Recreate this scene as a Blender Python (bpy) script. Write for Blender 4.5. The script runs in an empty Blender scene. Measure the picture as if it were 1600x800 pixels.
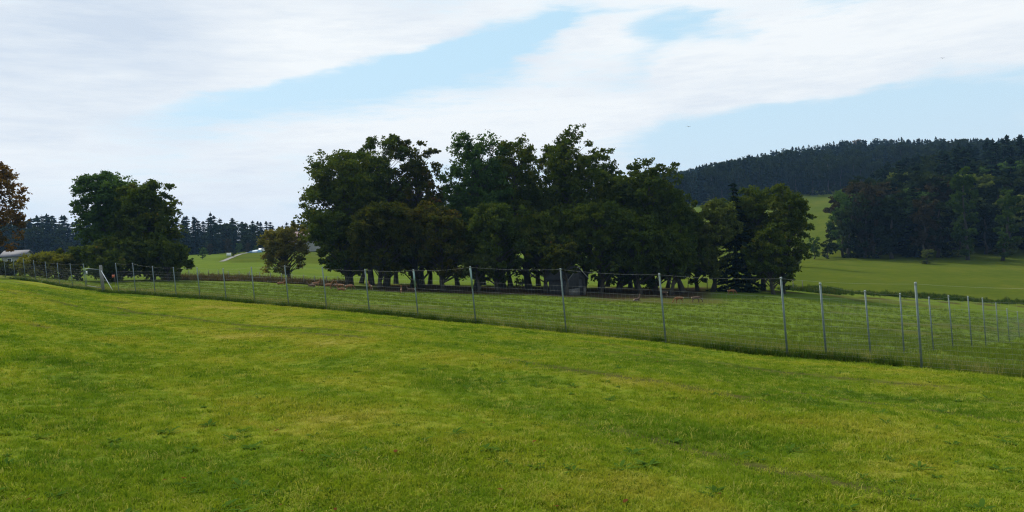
import bpy, bmesh, math, random
import numpy as np
from mathutils import Vector, Matrix

S = bpy.context.scene
COL = S.collection
R = math.radians
rng = np.random.default_rng(11)
random.seed(11)

# ------------------------------------------------------------------ camera
F = 1244.0                      # focal length in pixels of a 1600 px wide frame (28 mm equivalent)
PITCH, ROLL, EYE = R(-1.85), R(2.5), 1.65
cam = bpy.data.objects.new('camera', bpy.data.cameras.new('camera')); COL.objects.link(cam)
cam.data.sensor_width = 36; cam.data.lens = 36 * F / 1600
cam.data.clip_start = 0.1; cam.data.clip_end = 20000
fw = Vector((0, math.cos(PITCH), math.sin(PITCH)))
r0 = Vector((1, 0, 0)); u0 = r0.cross(fw)
rt = r0 * math.cos(ROLL) - u0 * math.sin(ROLL)
up = u0 * math.cos(ROLL) + r0 * math.sin(ROLL)
cam.matrix_world = Matrix(((rt.x, up.x, -fw.x, 0), (rt.y, up.y, -fw.y, 0), (rt.z, up.z, -fw.z, EYE), (0, 0, 0, 1)))
S.camera = cam

def ray(px, py):
    d = fw + rt * ((px - 800) / F) + up * ((400 - py) / F)
    return d
def at(px, py, Y):              # the point seen at a pixel of the photograph, at distance Y ahead
    d = ray(px, py); k = Y / d.y
    return Vector((d.x * k, Y, EYE + d.z * k))

# ------------------------------------------------------------------ world: sky and clouds
S.view_settings.view_transform = 'Standard'; S.view_settings.look = 'None'
S.view_settings.exposure = 0.0; S.view_settings.gamma = 1.0
SUN_EL, SUN_AZ = R(46), R(-38)   # azimuth clockwise from the view direction (+Y)
W = bpy.data.worlds.new('World'); S.world = W; W.use_nodes = True
class NT:
    """small helper round a node tree"""
    def __init__(s, nt): s.nt = nt; s.N = nt.nodes; s.L = nt.links
    def new(s, t, **kw):
        n = s.N.new(t)
        for k, v in kw.items(): setattr(n, k, v)
        return n
    def put(s, sock, v):
        if v is None: return
        if hasattr(v, 'is_linked'): s.L.new(v, sock)
        else: sock.default_value = v
    def m(s, op, a, b=None, c=None, clamp=False):
        n = s.new('ShaderNodeMath', operation=op, use_clamp=clamp)
        s.put(n.inputs[0], a); s.put(n.inputs[1], b)
        if c is not None: s.put(n.inputs[2], c)
        return n.outputs[0]
    def vm(s, op, a, b=None):
        n = s.new('ShaderNodeVectorMath', operation=op); s.put(n.inputs[0], a); s.put(n.inputs[1], b)
        return n.outputs[0]
    def noise(s, vec, scale, detail=4, rough=.55, out=0, dist=0):
        n = s.new('ShaderNodeTexNoise'); s.put(n.inputs['Vector'], vec)
        n.inputs['Scale'].default_value = scale; n.inputs['Detail'].default_value = detail
        n.inputs['Roughness'].default_value = rough; n.inputs['Distortion'].default_value = dist
        return n.outputs[out]
    def mix(s, f, a, b, blend='MIX'):
        n = s.new('ShaderNodeMix', data_type='RGBA', blend_type=blend)
        s.put(n.inputs[0], f)
        for i, v in ((6, a), (7, b)):
            if isinstance(v, tuple) and len(v) == 3: v = v + (1,)
            s.put(n.inputs[i], v)
        return n.outputs[2]
    def ramp(s, f, stops, interp='LINEAR'):
        n = s.new('ShaderNodeValToRGB'); s.put(n.inputs[0], f)
        e = n.color_ramp.elements; n.color_ramp.interpolation = interp
        while len(e) < len(stops): e.new(0.5)
        for i, (p, c) in enumerate(stops):
            e[i].position = p; e[i].color = (*c, 1) if len(c) == 3 else c
        return n.outputs[0]
    def step(s, v, a, b):
        n = s.new('ShaderNodeMapRange', interpolation_type='SMOOTHSTEP'); s.put(n.inputs[0], v)
        n.inputs[1].default_value = a; n.inputs[2].default_value = b
        return n.outputs[0]
    def xyz(s, x, y, z):
        n = s.new('ShaderNodeCombineXYZ'); s.put(n.inputs[0], x); s.put(n.inputs[1], y); s.put(n.inputs[2], z)
        return n.outputs[0]

w = NT(W.node_tree)
bg = w.N['Background']
sky = w.new('ShaderNodeTexSky', sky_type='NISHITA'); sky.sun_disc = False
sky.sun_elevation = SUN_EL; sky.sun_rotation = SUN_AZ
sky.air_density = 1.0; sky.dust_density = 1.2; sky.ozone_density = 1.5
SKYK = 0.1
tc = w.new('ShaderNodeTexCoord').outputs['Generated']
sp = w.new('ShaderNodeSeparateXYZ'); w.put(sp.inputs[0], tc)
dx, dy, dz = sp.outputs
strv = w.vm('MULTIPLY', tc, (1.0, 1.0, 3.6))
n1 = w.noise(strv, 3.0, 7, .58)
n2 = w.noise(w.vm('ADD', w.vm('MULTIPLY', tc, (1, 1, 5)), (7.3, 1.7, 3.1)), 9, 8, .62)
n3 = w.noise(w.vm('ADD', strv, (2.1, 9.4, 5.5)), 2.2, 3, .5)
n4 = w.noise(w.vm('ADD', w.vm('MULTIPLY', tc, (1, 1, 8)), (3.7, 2.2, 8.8)), 15, 9, .66)
az = w.m('ARCTAN2', dx, dy)
el = w.m('ARCTAN2', dz, w.m('SQRT', w.m('ADD', w.m('MULTIPLY', dx, dx), w.m('MULTIPLY', dy, dy))))
azw = w.m('ADD', az, w.m('MULTIPLY', w.m('SUBTRACT', n2, .5), .10))
elw = w.m('ADD', el, w.m('MULTIPLY', w.m('SUBTRACT', n1, .5), .075))
def azel(px, py):
    d = ray(px, py).normalized()
    return math.atan2(d.x, d.y), math.atan2(d.z, math.hypot(d.x, d.y))
def bank(p, q, wid, amp, plateau=False):
    """a bank of cloud (or a gap of clear sky, amp < 0) stretched between two directions of the sky"""
    a0, e0 = azel(*p); a1, e1 = azel(*q)
    ca, ce = (a0 + a1) / 2, (e0 + e1) / 2
    L = max(math.hypot(a1 - a0, e1 - e0) / 2, 1e-3); th = math.atan2(e1 - e0, a1 - a0)
    c, s_ = math.cos(th), math.sin(th); wd = wid / F
    X = w.m('SUBTRACT', azw, ca); Y = w.m('SUBTRACT', elw, ce)
    U = w.m('MULTIPLY', w.m('ADD', w.m('MULTIPLY', X, c), w.m('MULTIPLY', Y, s_)), 1 / L)
    V = w.m('MULTIPLY', w.m('SUBTRACT', w.m('MULTIPLY', Y, c), w.m('MULTIPLY', X, s_)), 1 / wd)
    U2 = w.m('MULTIPLY', U, U); U4 = w.m('MULTIPLY', U2, U2); V2 = w.m('MULTIPLY', V, V)
    if plateau: V2 = w.m('MULTIPLY', V2, V2)
    return w.m('MULTIPLY', w.m('POWER', math.e, w.m('MULTIPLY', w.m('ADD', U4, V2), -1)), amp)
banks = [
    bank((-250, 60), (560, 30), 150, .55, True),        # grey-white sheet at the upper left
    bank((150, 146), (900, 0), 32, .55),                # its bright lower edge
    bank((215, 182), (900, 36), 23, -.85),              # thin gap under the sheet
    bank((560, 118), (890, 70), 34, -.42),              # the gap widens to the right
    bank((260, 205), (640, 140), 26, -.46),
    bank((330, 240), (1000, 165), 42, .42),             # veil above the grove
    bank((-100, 230), (300, 240), 60, .12),
    bank((800, 100), (1010, 70), 38, .62),              # puff in the middle
    bank((860, 20), (1250, -30), 45, .42),
    bank((985, 62), (1125, 38), 20, -.5),              # blue patches either side of it
    bank((1080, 75), (1180, 48), 16, -.40),
    bank((880, 40), (830, 60), 18, -.25),
    bank((1030, 125), (1150, 80), 42, .55),             # tall puff right of centre
    bank((1120, 110), (1640, 20), 62, .62, True),       # broad bank to the upper right
    bank((860, 190), (1390, 120), 22, .50),             # thin ledge under the bank
    bank((1440, 66), (1700, 60), 12, .35),
    bank((1000, 235), (1700, 165), 50, -.55, True),     # clear pale sky at the right
    bank((1400, 105), (1700, 95), 22, -.30),
]
cover = w.m('ADD', w.m('MULTIPLY', w.m('SUBTRACT', n1, .5), 1.15), .44)
cover = w.m('ADD', cover, w.m('MULTIPLY', w.m('SUBTRACT', n2, .5), .9))
cover = w.m('ADD', cover, w.m('MULTIPLY', w.m('SUBTRACT', n4, .5), .75))
for b in banks: cover = w.m('ADD', cover, b)
alpha = w.step(cover, .06, .82)
alpha = w.m('MULTIPLY', alpha, w.m('ADD', .86, w.m('MULTIPLY', n3, .14)))
greyn = w.m('ADD', w.m('ADD', w.m('MULTIPLY', w.step(n3, .42, .75), .45), w.m('ADD', w.m('MULTIPLY', w.m('SUBTRACT', n2, .5), 1.0), w.m('MULTIPLY', w.m('SUBTRACT', n4, .5), .8))), bank((-250, 60), (330, 40), 150, .65), clamp=True)
k = 1 / SKYK
cloudc = w.mix(greyn, (.965 * k, .99 * k, 1.0 * k), (.66 * k, .745 * k, .86 * k))
haze_low = w.m('POWER', math.e, w.m('MULTIPLY', w.m('ABSOLUTE', el), -9))
clear = w.mix(.8, sky.outputs[0], (.56 * k, .86 * k, 1.04 * k))
clear = w.mix(w.m('MULTIPLY', haze_low, .92), clear, (.80 * k, .86 * k, .93 * k))
skyc = w.mix(alpha, clear, cloudc)
w.L.new(skyc, bg.inputs['Color']); bg.inputs['Strength'].default_value = SKYK
W.cycles.sampling_method = 'MANUAL'; W.cycles.sample_map_resolution = 512

# ------------------------------------------------------------------ sun behind thin cloud
sun = bpy.data.objects.new('sun', bpy.data.lights.new('sun', 'SUN')); COL.objects.link(sun)
sun.data.energy = 4.2; sun.data.angle = R(8); sun.data.color = (1, .93, .80)
sd = Vector((math.sin(SUN_AZ) * math.cos(SUN_EL), math.cos(SUN_AZ) * math.cos(SUN_EL), math.sin(SUN_EL)))
sun.rotation_euler = sd.to_track_quat('Z', 'Y').to_euler()
S.cycles.use_denoising = True; S.cycles.denoising_prefilter = 'NONE'; S.cycles.denoising_input_passes = 'RGB_ALBEDO_NORMAL'; S.cycles.filter_width = 1.2
S.cycles.max_bounces = 6; S.cycles.diffuse_bounces = 3; S.cycles.transmission_bounces = 3
S.cycles.volume_bounces = 0; S.cycles.caustics_reflective = False; S.cycles.caustics_refractive = False

# ------------------------------------------------------------------ object helpers
def link(o, parent=None):
    COL.objects.link(o)
    if parent: o.parent = parent
    return o
def tag(o, label=None, cat=None, group=None, kind=None):
    for k_, v in (('label', label), ('category', cat), ('group', group), ('kind', kind)):
        if v: o[k_] = v
    return o
def empty(name, loc, label, cat, group=None, rz=0):
    o = bpy.data.objects.new(name, None); o.empty_display_size = .3
    o.location = loc; o.rotation_euler = (0, 0, rz); link(o)
    return tag(o, label, cat, group)
def mesh_np(name, V, Q=None, T=None, attrs=None, smooth=False, mats=(), mat_q=None):
    """mesh from arrays: V (n,3), Q quads (m,4), T triangles (k,3); attrs {name: per-vertex floats}"""
    me = bpy.data.meshes.new(name)
    V = np.asarray(V, np.float32)
    Q = np.zeros((0, 4), np.int32) if Q is None else np.asarray(Q, np.int32).reshape(-1, 4)
    T = np.zeros((0, 3), np.int32) if T is None else np.asarray(T, np.int32).reshape(-1, 3)
    me.vertices.add(len(V)); me.vertices.foreach_set('co', V.ravel())
    nl = Q.size + T.size; me.loops.add(nl)
    me.loops.foreach_set('vertex_index', np.concatenate([Q.ravel(), T.ravel()]))
    me.polygons.add(len(Q) + len(T))
    st = np.concatenate([np.arange(len(Q)) * 4, Q.size + np.arange(len(T)) * 3]).astype(np.int32)
    me.polygons.foreach_set('loop_start', st)
    for m_ in mats: me.materials.append(m_)
    if mat_q is not None: me.polygons.foreach_set('material_index', np.asarray(mat_q, np.int32))
    if smooth: me.polygons.foreach_set('use_smooth', np.ones(len(Q) + len(T), bool))
    for k_, a in (attrs or {}).items():
        at_ = me.attributes.new(k_, 'FLOAT', 'POINT'); at_.data.foreach_set('value', np.asarray(a, np.float32))
    me.update(calc_edges=True); me.validate()
    return me
def obj(name, me, parent=None, loc=None):
    o = bpy.data.objects.new(name, me); link(o, parent)
    if loc is not None: o.location = loc
    return o
class MB:
    """collects boxes, tubes and lofts into one mesh"""
    def __init__(s): s.V = []; s.Q = []; s.T = []; s.n = 0
    def add(s, V, Q=None, T=None):
        V = np.asarray(V, float); s.V.append(V)
        if Q is not None and len(Q): s.Q.append(np.asarray(Q) + s.n)
        if T is not None and len(T): s.T.append(np.asarray(T) + s.n)
        s.n += len(V); return s
    def box(s, c, d, rz=0, m=None):
        x, y, z = [k_ / 2 for k_ in d]
        V = np.array([(-x, -y, -z), (x, -y, -z), (x, y, -z), (-x, y, -z), (-x, -y, z), (x, -y, z), (x, y, z), (-x, y, z)], float)
        cs, sn = math.cos(rz), math.sin(rz)
        V = np.stack([V[:, 0] * cs - V[:, 1] * sn, V[:, 0] * sn + V[:, 1] * cs, V[:, 2]], 1) + np.asarray(c, float)
        return s.add(V, [(0, 3, 2, 1), (4, 5, 6, 7), (0, 1, 5, 4), (1, 2, 6, 5), (2, 3, 7, 6), (3, 0, 4, 7)])
    def tube(s, P, rad, n=6, cap=True):
        P = np.asarray(P, float); k_ = len(P); rad = np.broadcast_to(np.asarray(rad, float), (k_,))
        T = np.gradient(P, axis=0); T /= np.linalg.norm(T, axis=1)[:, None] + 1e-9
        ref = np.array([0, 0, 1.]) if abs(T[0][2]) < .8 else np.array([1., 0, 0])
        A = np.cross(T, ref); A /= np.linalg.norm(A, axis=1)[:, None] + 1e-9
        B = np.cross(T, A); th = np.arange(n) * 2 * math.pi / n
        V = (P[:, None] + rad[:, None, None] * (A[:, None] * np.cos(th)[None, :, None] + B[:, None] * np.sin(th)[None, :, None])).reshape(-1, 3)
        i, j = np.meshgrid(np.arange(k_ - 1), np.arange(n), indexing='ij'); i = i.ravel(); j = j.ravel(); j2 = (j + 1) % n
        Q = np.stack([i * n + j, i * n + j2, (i + 1) * n + j2, (i + 1) * n + j], 1)
        T_ = []
        if cap:
            for a in range(1, n - 1): T_ += [(0, a + 1, a), ((k_ - 1) * n, (k_ - 1) * n + a, (k_ - 1) * n + a + 1)]
        return s.add(V, Q, T_)
    def mesh(s, name, *mats, smooth=False, attrs=None):
        return mesh_np(name, np.concatenate(s.V), np.concatenate(s.Q) if s.Q else None, np.concatenate(s.T) if s.T else None, attrs, smooth, mats)
    def build(s, name, mat, parent=None, smooth=False, loc=None):
        return obj(name, s.mesh(name, mat, smooth=smooth), parent, loc)

# ------------------------------------------------------------------ materials
def mat(name):
    m = bpy.data.materials.new(name); m.use_nodes = True
    n = NT(m.node_tree); return m, n, n.N['Principled BSDF']
def simple(name, col, col2=None, scale=4, rough=.7, metal=0, bump=.2, bscale=None):
    m, n, p = mat(name)
    pos = n.new('ShaderNodeTexCoord').outputs['Object']
    f = n.noise(pos, scale, 5)
    n.put(p.inputs['Base Color'], n.mix(n.step(f, .3, .7), col, col2 or tuple(c * .7 for c in col)))
    p.inputs['Roughness'].default_value = rough; p.inputs['Metallic'].default_value = metal
    b = n.new('ShaderNodeBump'); b.inputs['Strength'].default_value = bump; b.inputs['Distance'].default_value = .02
    n.put(b.inputs['Height'], n.noise(pos, bscale or scale * 6, 4)); n.put(p.inputs['Normal'], b.outputs[0])
    return m
def leaf_mat(name, stops, trans=.30, rough=.55):
    m, n, p = mat(name)
    a = n.new('ShaderNodeAttribute', attribute_name='tint').outputs['Fac']
    oi = n.new('ShaderNodeObjectInfo').outputs['Random']
    f = n.m('ADD', a, n.m('MULTIPLY', n.m('SUBTRACT', oi, .5), .16), clamp=True)
    c = n.ramp(f, stops)
    n.N.remove(p); p = n.new('ShaderNodeBsdfDiffuse'); n.put(p.inputs['Color'], c)
    t = n.new('ShaderNodeBsdfTranslucent'); n.put(t.inputs['Color'], n.mix(1.0, c, (1.25, 1.35, .7), 'MULTIPLY'))
    x = n.new('ShaderNodeMixShader'); x.inputs[0].default_value = trans
    n.L.new(p.outputs[0], x.inputs[1]); n.L.new(t.outputs[0], x.inputs[2])
    n.L.new(x.outputs[0], n.N['Material Output'].inputs['Surface'])
    return m
LEAF = {
    'dark':   leaf_mat('dark_leaves', [(0, (0.0271, 0.0440, 0.0083)), (.5, (0.0579, 0.0811, 0.0124)), (.88, (0.1063, 0.1150, 0.0155)), (.97, (0.1740, 0.1268, 0.0166)), (1, (0.3864, 0.1184, 0.0155))]),
    'brown':  leaf_mat('turning_leaves', [(0, (0.0212, 0.0303, 0.0064)), (.45, (0.0476, 0.0562, 0.0088)), (.8, (0.0897, 0.0758, 0.0104)), (.95, (0.1373, 0.0810, 0.0111)), (1, (0.2640, 0.0865, 0.0119))]),
    'green':  leaf_mat('green_leaves', [(0, (0.0314, 0.0599, 0.0175)), (.6, (0.0594, 0.1031, 0.0250)), (1, (0.1048, 0.1496, 0.0299))]),
    'olive':  leaf_mat('olive_leaves', [(0, (0.0481, 0.0655, 0.0174)), (.6, (0.0944, 0.1147, 0.0274)), (1, (0.1544, 0.1556, 0.0325))]),
    'tawny':  leaf_mat('tawny_leaves', [(0, (0.0640, 0.0672, 0.0192)), (.55, (0.1520, 0.1360, 0.0320)), (1, (0.3040, 0.2000, 0.0448))]),
    'rust':   leaf_mat('rust_leaves', [(0, (0.0438, 0.0400, 0.0125)), (.5, (0.1187, 0.0650, 0.0150)), (1, (0.2375, 0.1063, 0.0200))]),
    'yellow': leaf_mat('yellow_leaves', [(0, (0.0950, 0.1045, 0.0182)), (.6, (0.1805, 0.1708, 0.0213)), (1, (0.2848, 0.2278, 0.0273))]),
    'lime':   leaf_mat('lime_leaves', [(0, (0.0252, 0.0476, 0.0090)), (1, (0.0560, 0.0896, 0.0134))]),
    'russet': leaf_mat('russet_leaves', [(0, (.026, .024, .013)), (.6, (.044, .036, .018)), (1, (.075, .048, .022))]),
    'wood':   leaf_mat('woodland_leaves', [(0, (0.0123, 0.0213, 0.0081)), (.6, (0.0230, 0.0341, 0.0118)), (1, (0.0396, 0.0470, 0.0134))]),
    'spruce': leaf_mat('spruce_needles', [(0, (0.0068, 0.0153, 0.0102)), (.6, (0.0136, 0.0263, 0.0161)), (1, (0.0255, 0.0391, 0.0204))], trans=.08),
}
BARK = simple('bark', (.060, .050, .038), (.030, .026, .020), 3, .9, bump=.6)
STEEL = simple('galvanised_steel', (.155, .195, .19), (.11, .145, .14), 5, .7, .2, .1)
STEELCAP = simple('bare_zinc', (.34, .38, .375), (.27, .30, .295), 5, .7, .2, .1)
STEEL2 = simple('green_grey_steel', (.22, .32, .28), (.17, .24, .22), 5, .5, .5, .1)
WIRE = simple('wire', (.26, .28, .27), (.18, .20, .19), 3, .55, .3, .05)
POSTWOOD = simple('weathered_post_wood', (.20, .195, .18), (.13, .125, .11), 6, .85, bump=.5)
PLANK = simple('weathered_planks', (.045, .045, .048), (.028, .028, .03), 3, .9, bump=.5)
STONE = simple('pale_plinth', (.12, .11, .10), (.07, .065, .06), 5, .9, bump=.6)
DARKROOF = simple('dark_roofing', (.03, .03, .033), (.018, .018, .02), 4, .8)
WHITEP = simple('white_paint', (.78, .78, .76), (.68, .68, .66), 3, .5, bump=.05)
PLASTER = simple('plaster', (.30, .28, .25), (.24, .23, .2), 2, .9)
ROOFGREY = simple('pale_roof_tiles', (.10, .10, .125), (.075, .072, .088), 3, .8)
ROOFRED = simple('mauve_roof_tiles', (.17, .10, .11), (.12, .07, .08), 3, .8)
BLUE = simple('blue_sheet', (.11, .27, .42), (.09, .22, .36), 2, .55)
GLASS = simple('dark_glass', (.03, .035, .04), (.02, .02, .025), 2, .1, bump=0)
RUBBER = simple('rubber', (.02, .02, .02), (.015, .015, .015), 3, .8)
GRAVEL = simple('gravel', (.17, .16, .14), (.13, .12, .11), 1.2, .95, bump=.3)
ORANGE = simple('orange_plastic', (.6, .16, .07), (.5, .12, .05), 3, .5)

# ------------------------------------------------------------------ terrain
FN = Vector((.716, .698)); FD = 20.53          # the deer fence: a straight line on the ground, x*.716 + y*.698 = 20.53
def fence_s(x, y): return x * .716 + y * .698 - FD
def fence_t(x, y): return x * .698 - y * .716
def fence_Y(px): return 2488 / (30 + .0698 * (px - 9))
COLS = {   # ground level read along sight lines: (distance ahead, height in the photograph)
    -150: [(131, 421), (200, 411), (350, 404), (700, 398)],
    0:    [(84, 434), (105, 428), (200, 411), (340, 402), (600, 396)],
    160:  [(61.5, 456), (80, 447), (105, 439), (200, 418), (340, 401), (700, 394)],
    300:  [(49.6, 468), (70, 452), (100, 437.5), (200, 412), (300, 398), (400, 394), (700, 388)],
    450:  [(41.4, 478), (65, 458), (105, 442), (180, 414), (290, 393), (340, 389), (600, 380)],
    600:  [(34, 490), (60, 470), (85, 458), (105, 449), (130, 441), (200, 418), (300, 400), (500, 385), (900, 375)],
    800:  [(29.2, 508), (60, 478), (85, 463), (105, 453), (130, 444), (200, 421), (400, 390), (700, 370)],
    1000: [(25, 525), (60, 489), (85, 469), (105, 456), (130, 446), (220, 413), (450, 340), (700, 318)],
    1080: [(24, 535), (60, 492), (85, 470), (105, 456), (130, 446), (220, 409), (450, 322), (700, 300)],
    1200: [(22, 553), (40, 520), (65, 490), (85, 470), (105, 455), (120, 447), (220, 402), (330, 360), (450, 308), (700, 276)],
    1280: [(21, 558), (40, 523), (65, 496), (85, 477), (108, 459), (122, 451), (220, 400), (330, 358), (450, 306), (700, 262)],
    1350: [(20.2, 565), (40, 525), (65, 500), (85, 483), (110, 463), (125, 455), (215, 403), (300, 350), (340, 328), (450, 305), (700, 256)],
    1500: [(18.6, 577), (40, 535), (65, 510), (90, 488), (115, 469), (130, 460), (205, 405), (280, 340), (340, 292), (450, 290), (700, 254)],
    1600: [(17.7, 586), (40, 545), (64, 526), (90, 497), (115, 476), (130, 466), (200, 408), (280, 330), (340, 277), (450, 282), (700, 252)],
    1850: [(15, 600), (40, 547), (64, 528), (115, 480), (200, 411), (280, 320), (340, 268), (700, 250)],
}
LR = np.linspace(math.log(1.0), math.log(2600), 260)
AZG = np.radians(np.arange(-44, 44.01, .5))
rows, azs = [], []
for px, pts in sorted(COLS.items()):
    P = [at(px, py, Y) for Y, py in pts]
    r_ = [math.hypot(p.x, p.y) for p in P]; z_ = [p.z for p in P]
    rr = [1.0] + [r_[0] * q for q in (.1, .25, .4, .55, .7, .85)] + r_
    zz = [z_[0] * q / r_[0] for q in rr[:7]] + z_
    rows.append(np.interp(LR, np.log(rr), zz)); azs.append(math.atan2(P[0].x, P[0].y))
rows = np.array(rows); azs = np.array(azs)
TAB = np.stack([np.interp(AZG, azs, rows[:, k_]) for k_ in range(len(LR))], 1)
def gsm(A, sig, axis):
    n_ = int(sig * 3) + 1; kx = np.exp(-.5 * (np.arange(-n_, n_ + 1) / sig) ** 2); kx /= kx.sum()
    A = np.moveaxis(A, axis, 0); Pd = np.concatenate([np.repeat(A[:1], n_, 0), A, np.repeat(A[-1:], n_, 0)])
    return np.moveaxis(sum(kx[j] * Pd[j:j + len(A)] for j in range(2 * n_ + 1)), 0, axis)
TAB = gsm(gsm(TAB, 2.5, 0), 2.2, 1)
def ground_z(x, y):
    x = np.asarray(x, float); y = np.asarray(y, float)
    r_ = np.maximum(np.hypot(x, y), 1.0); a = np.arctan2(x, y)
    fa = np.clip((a - AZG[0]) / (AZG[1] - AZG[0]), 0, len(AZG) - 1.001); fr = np.clip((np.log(r_) - LR[0]) / (LR[1] - LR[0]), 0, len(LR) - 1.001)
    i = fa.astype(int); j = fr.astype(int); u = fa - i; v = fr - j
    z = TAB[i, j] * (1 - u) * (1 - v) + TAB[i + 1, j] * u * (1 - v) + TAB[i, j + 1] * (1 - u) * v + TAB[i + 1, j + 1] * u * v
    b = np.clip((np.abs(a) - 1.0) / 1.2, 0, 1); b = b * b * (3 - 2 * b)
    z = z * (1 - b) + .012 * r_ / (1 + r_ / 150) * b
    t = fence_t(x, y); s = fence_s(x, y)
    wv = (np.sin(s * 1.1 + .6 * np.sin(t * .21)) * .028 + np.sin(s * .47 + t * .13 + 1.3) * .06 + np.sin(t * .5 + s * .9) * .018 + np.sin(s * 2.9 + np.sin(t * .6)) * .008)
    lim = np.clip((r_ - 1.5) / 4, 0, 1) * np.clip((200 - r_) / 100, 0, 1)
    bankz = -.08 * np.exp(-((s - .9) / .9) ** 2)            # shallow step along the fence, where the mower turns
    return z + wv * lim + bankz * lim
def spot(px, Y):
    """ground point at distance Y seen in picture column px"""
    py = 400
    for _ in range(6):
        p = at(px, py, Y); z = float(ground_z(p.x, p.y))
        d = Vector((p.x, p.y, z - EYE)); py = 400 - F * d.dot(up) / d.dot(fw)
    return Vector((p.x, p.y, z))
def gpt(x, y, dz=0): return Vector((x, y, float(ground_z(x, y)) + dz))
def vnoise(x, y, sc, seed=0):
    """smooth value noise for laying out ground kinds"""
    r_ = np.random.default_rng(seed); G = r_.random((64, 64))
    X = x * sc + 1000; Y = y * sc + 1000; i = np.floor(X).astype(int); j = np.floor(Y).astype(int); u = X - i; v = Y - j
    u = u * u * (3 - 2 * u); v = v * v * (3 - 2 * v); g = lambda a, b: G[a % 64, b % 64]
    return g(i, j) * (1 - u) * (1 - v) + g(i + 1, j) * u * (1 - v) + g(i, j + 1) * (1 - u) * v + g(i + 1, j + 1) * u * v

# ground sheet: one polar grid, fine in the view, coarse behind
th = np.concatenate([np.radians(np.arange(-42, 42.01, .28)), np.radians(np.arange(45, 318, 4.0))])
rad = np.concatenate([np.linspace(.4, 1.6, 4), np.exp(np.linspace(math.log(2), math.log(2600), 300))])
nt_, nr_ = len(th), len(rad)
TH, RD = np.meshgrid(th, rad, indexing='ij')
GX = (RD * np.sin(TH)).ravel(); GY = (RD * np.cos(TH)).ravel(); GZ = ground_z(GX, GY)
i, j = np.meshgrid(np.arange(nt_), np.arange(nr_ - 1), indexing='ij'); i = i.ravel(); j = j.ravel(); i2 = (i + 1) % nt_
GQ = np.stack([i * nr_ + j, i * nr_ + j + 1, i2 * nr_ + j + 1, i2 * nr_ + j], 1)
c0 = len(GX)
GX = np.append(GX, 0); GY = np.append(GY, 0); GZ = np.append(GZ, 0)
GT = np.array([(c0, q * nr_, ((q + 1) % nt_) * nr_) for q in range(nt_)])
def sstep(v, a, b):
    t = np.clip((v - a) / (b - a), 0, 1); return t * t * (3 - 2 * t)
def lawn_mask(x, y):
    s = fence_s(x, y) + (vnoise(x, y, .5, 3) - .5) * .5
    return 1 - sstep(s, -.35, .15)
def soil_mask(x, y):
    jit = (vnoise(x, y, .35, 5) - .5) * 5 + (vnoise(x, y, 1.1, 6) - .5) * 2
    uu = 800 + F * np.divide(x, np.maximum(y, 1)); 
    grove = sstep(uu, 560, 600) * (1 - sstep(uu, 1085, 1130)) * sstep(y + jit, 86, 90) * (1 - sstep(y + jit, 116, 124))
    side = .7 * sstep(uu, 905, 930) * (1 - sstep(uu, 1110, 1150)) * sstep(y + jit * .5, 77, 80) * (1 - sstep(y + jit * .5, 88, 94)) * .9
    path = sstep(uu, 1130, 1180) * (1 - sstep(np.abs(y + jit * .12 - (106 + (uu - 1200) * .008)), .5, 1.3)) * .9
    patch = sstep(vnoise(x, y, .16, 8) + vnoise(x, y, .9, 9) * .25, .88, 1.0) * (fence_s(x, y) > 2) * (y < 110) * .5
    return np.clip(np.maximum.reduce([grove, side, path, patch]), 0, 1)
def rut_mask(x, y):
    """wheel marks and thin bare spots in the mown field, running with the fence"""
    s = fence_s(x, y); t = fence_t(x, y); o = 0
    for s0, wd, seed, thr in ((-3.6, .30, 21, .42), (-5.3, .28, 22, .50), (-8.2, .36, 23, .36), (-9.9, .36, 24, .40), (-14.2, .25, 25, .6)):
        wob = (vnoise(t, t * 0, .12, seed) - .5) * 1.4
        o = o + np.exp(-((s - s0 - wob) / wd) ** 2) * sstep(vnoise(t, s * .3, .28, seed + 9), thr, thr + .2)
    return np.clip(o, 0, 1) * (s < -.6)
def straw_mask(x, y):
    s = fence_s(x, y)
    return np.exp(-((s - 1.9) / 1.6) ** 2) * (s > .2) * .8 * (.6 + .6 * vnoise(x, y, .4, 31))
uu = 800 + F * GX / np.maximum(GY, 1)
hayfield = sstep(uu + (vnoise(GX, GY, .05, 40) - .5) * 40, 330, 372) * (1 - sstep(uu, 700, 800)) * sstep(GY, 192, 200) * (GY < 420)
far_meadow = sstep(GY + (vnoise(GX, GY, .06, 41) - .5) * 8, 108, 118) * sstep(uu, 1000, 1150)
gm = mesh_np('ground', np.stack([GX, GY, GZ], 1), GQ[:, ::-1], GT[:, ::-1],
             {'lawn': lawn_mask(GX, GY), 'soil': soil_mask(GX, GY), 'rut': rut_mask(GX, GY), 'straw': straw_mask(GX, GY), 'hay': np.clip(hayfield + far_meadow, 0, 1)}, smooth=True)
def grass_color(n, pos):
    """colour of the mown field by place: fresh green, yellow-green and straw swaths that run along the fence"""
    mp = n.new('ShaderNodeMapping'); n.put(mp.inputs['Vector'], pos); mp.inputs['Rotation'].default_value = (0, 0, R(45.8))
    sw = n.vm('MULTIPLY', mp.outputs[0], (.07, .72, 1.0))
    a = n.noise(sw, .55, 4, .6); b = n.m('ADD', n.m('MULTIPLY', n.noise(pos, .42, 5, .62), 1.9), -.45); c = n.noise(pos, 5.5, 3, .6)
    f = n.m('ADD', n.m('MULTIPLY', n.m('ADD', n.m('MULTIPLY', a, 2.5), -.75), .36), n.m('ADD', n.m('MULTIPLY', b, .40), n.m('MULTIPLY', c, .24)))
    col = n.ramp(f, [(.24, (.070, .130, .010)), (.38, (.125, .205, .012)), (.50, (.205, .265, .015)), (.62, (.295, .295, .028)), (.74, (.36, .315, .060)), (.88, (.42, .34, .10))])
    return col, c
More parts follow.
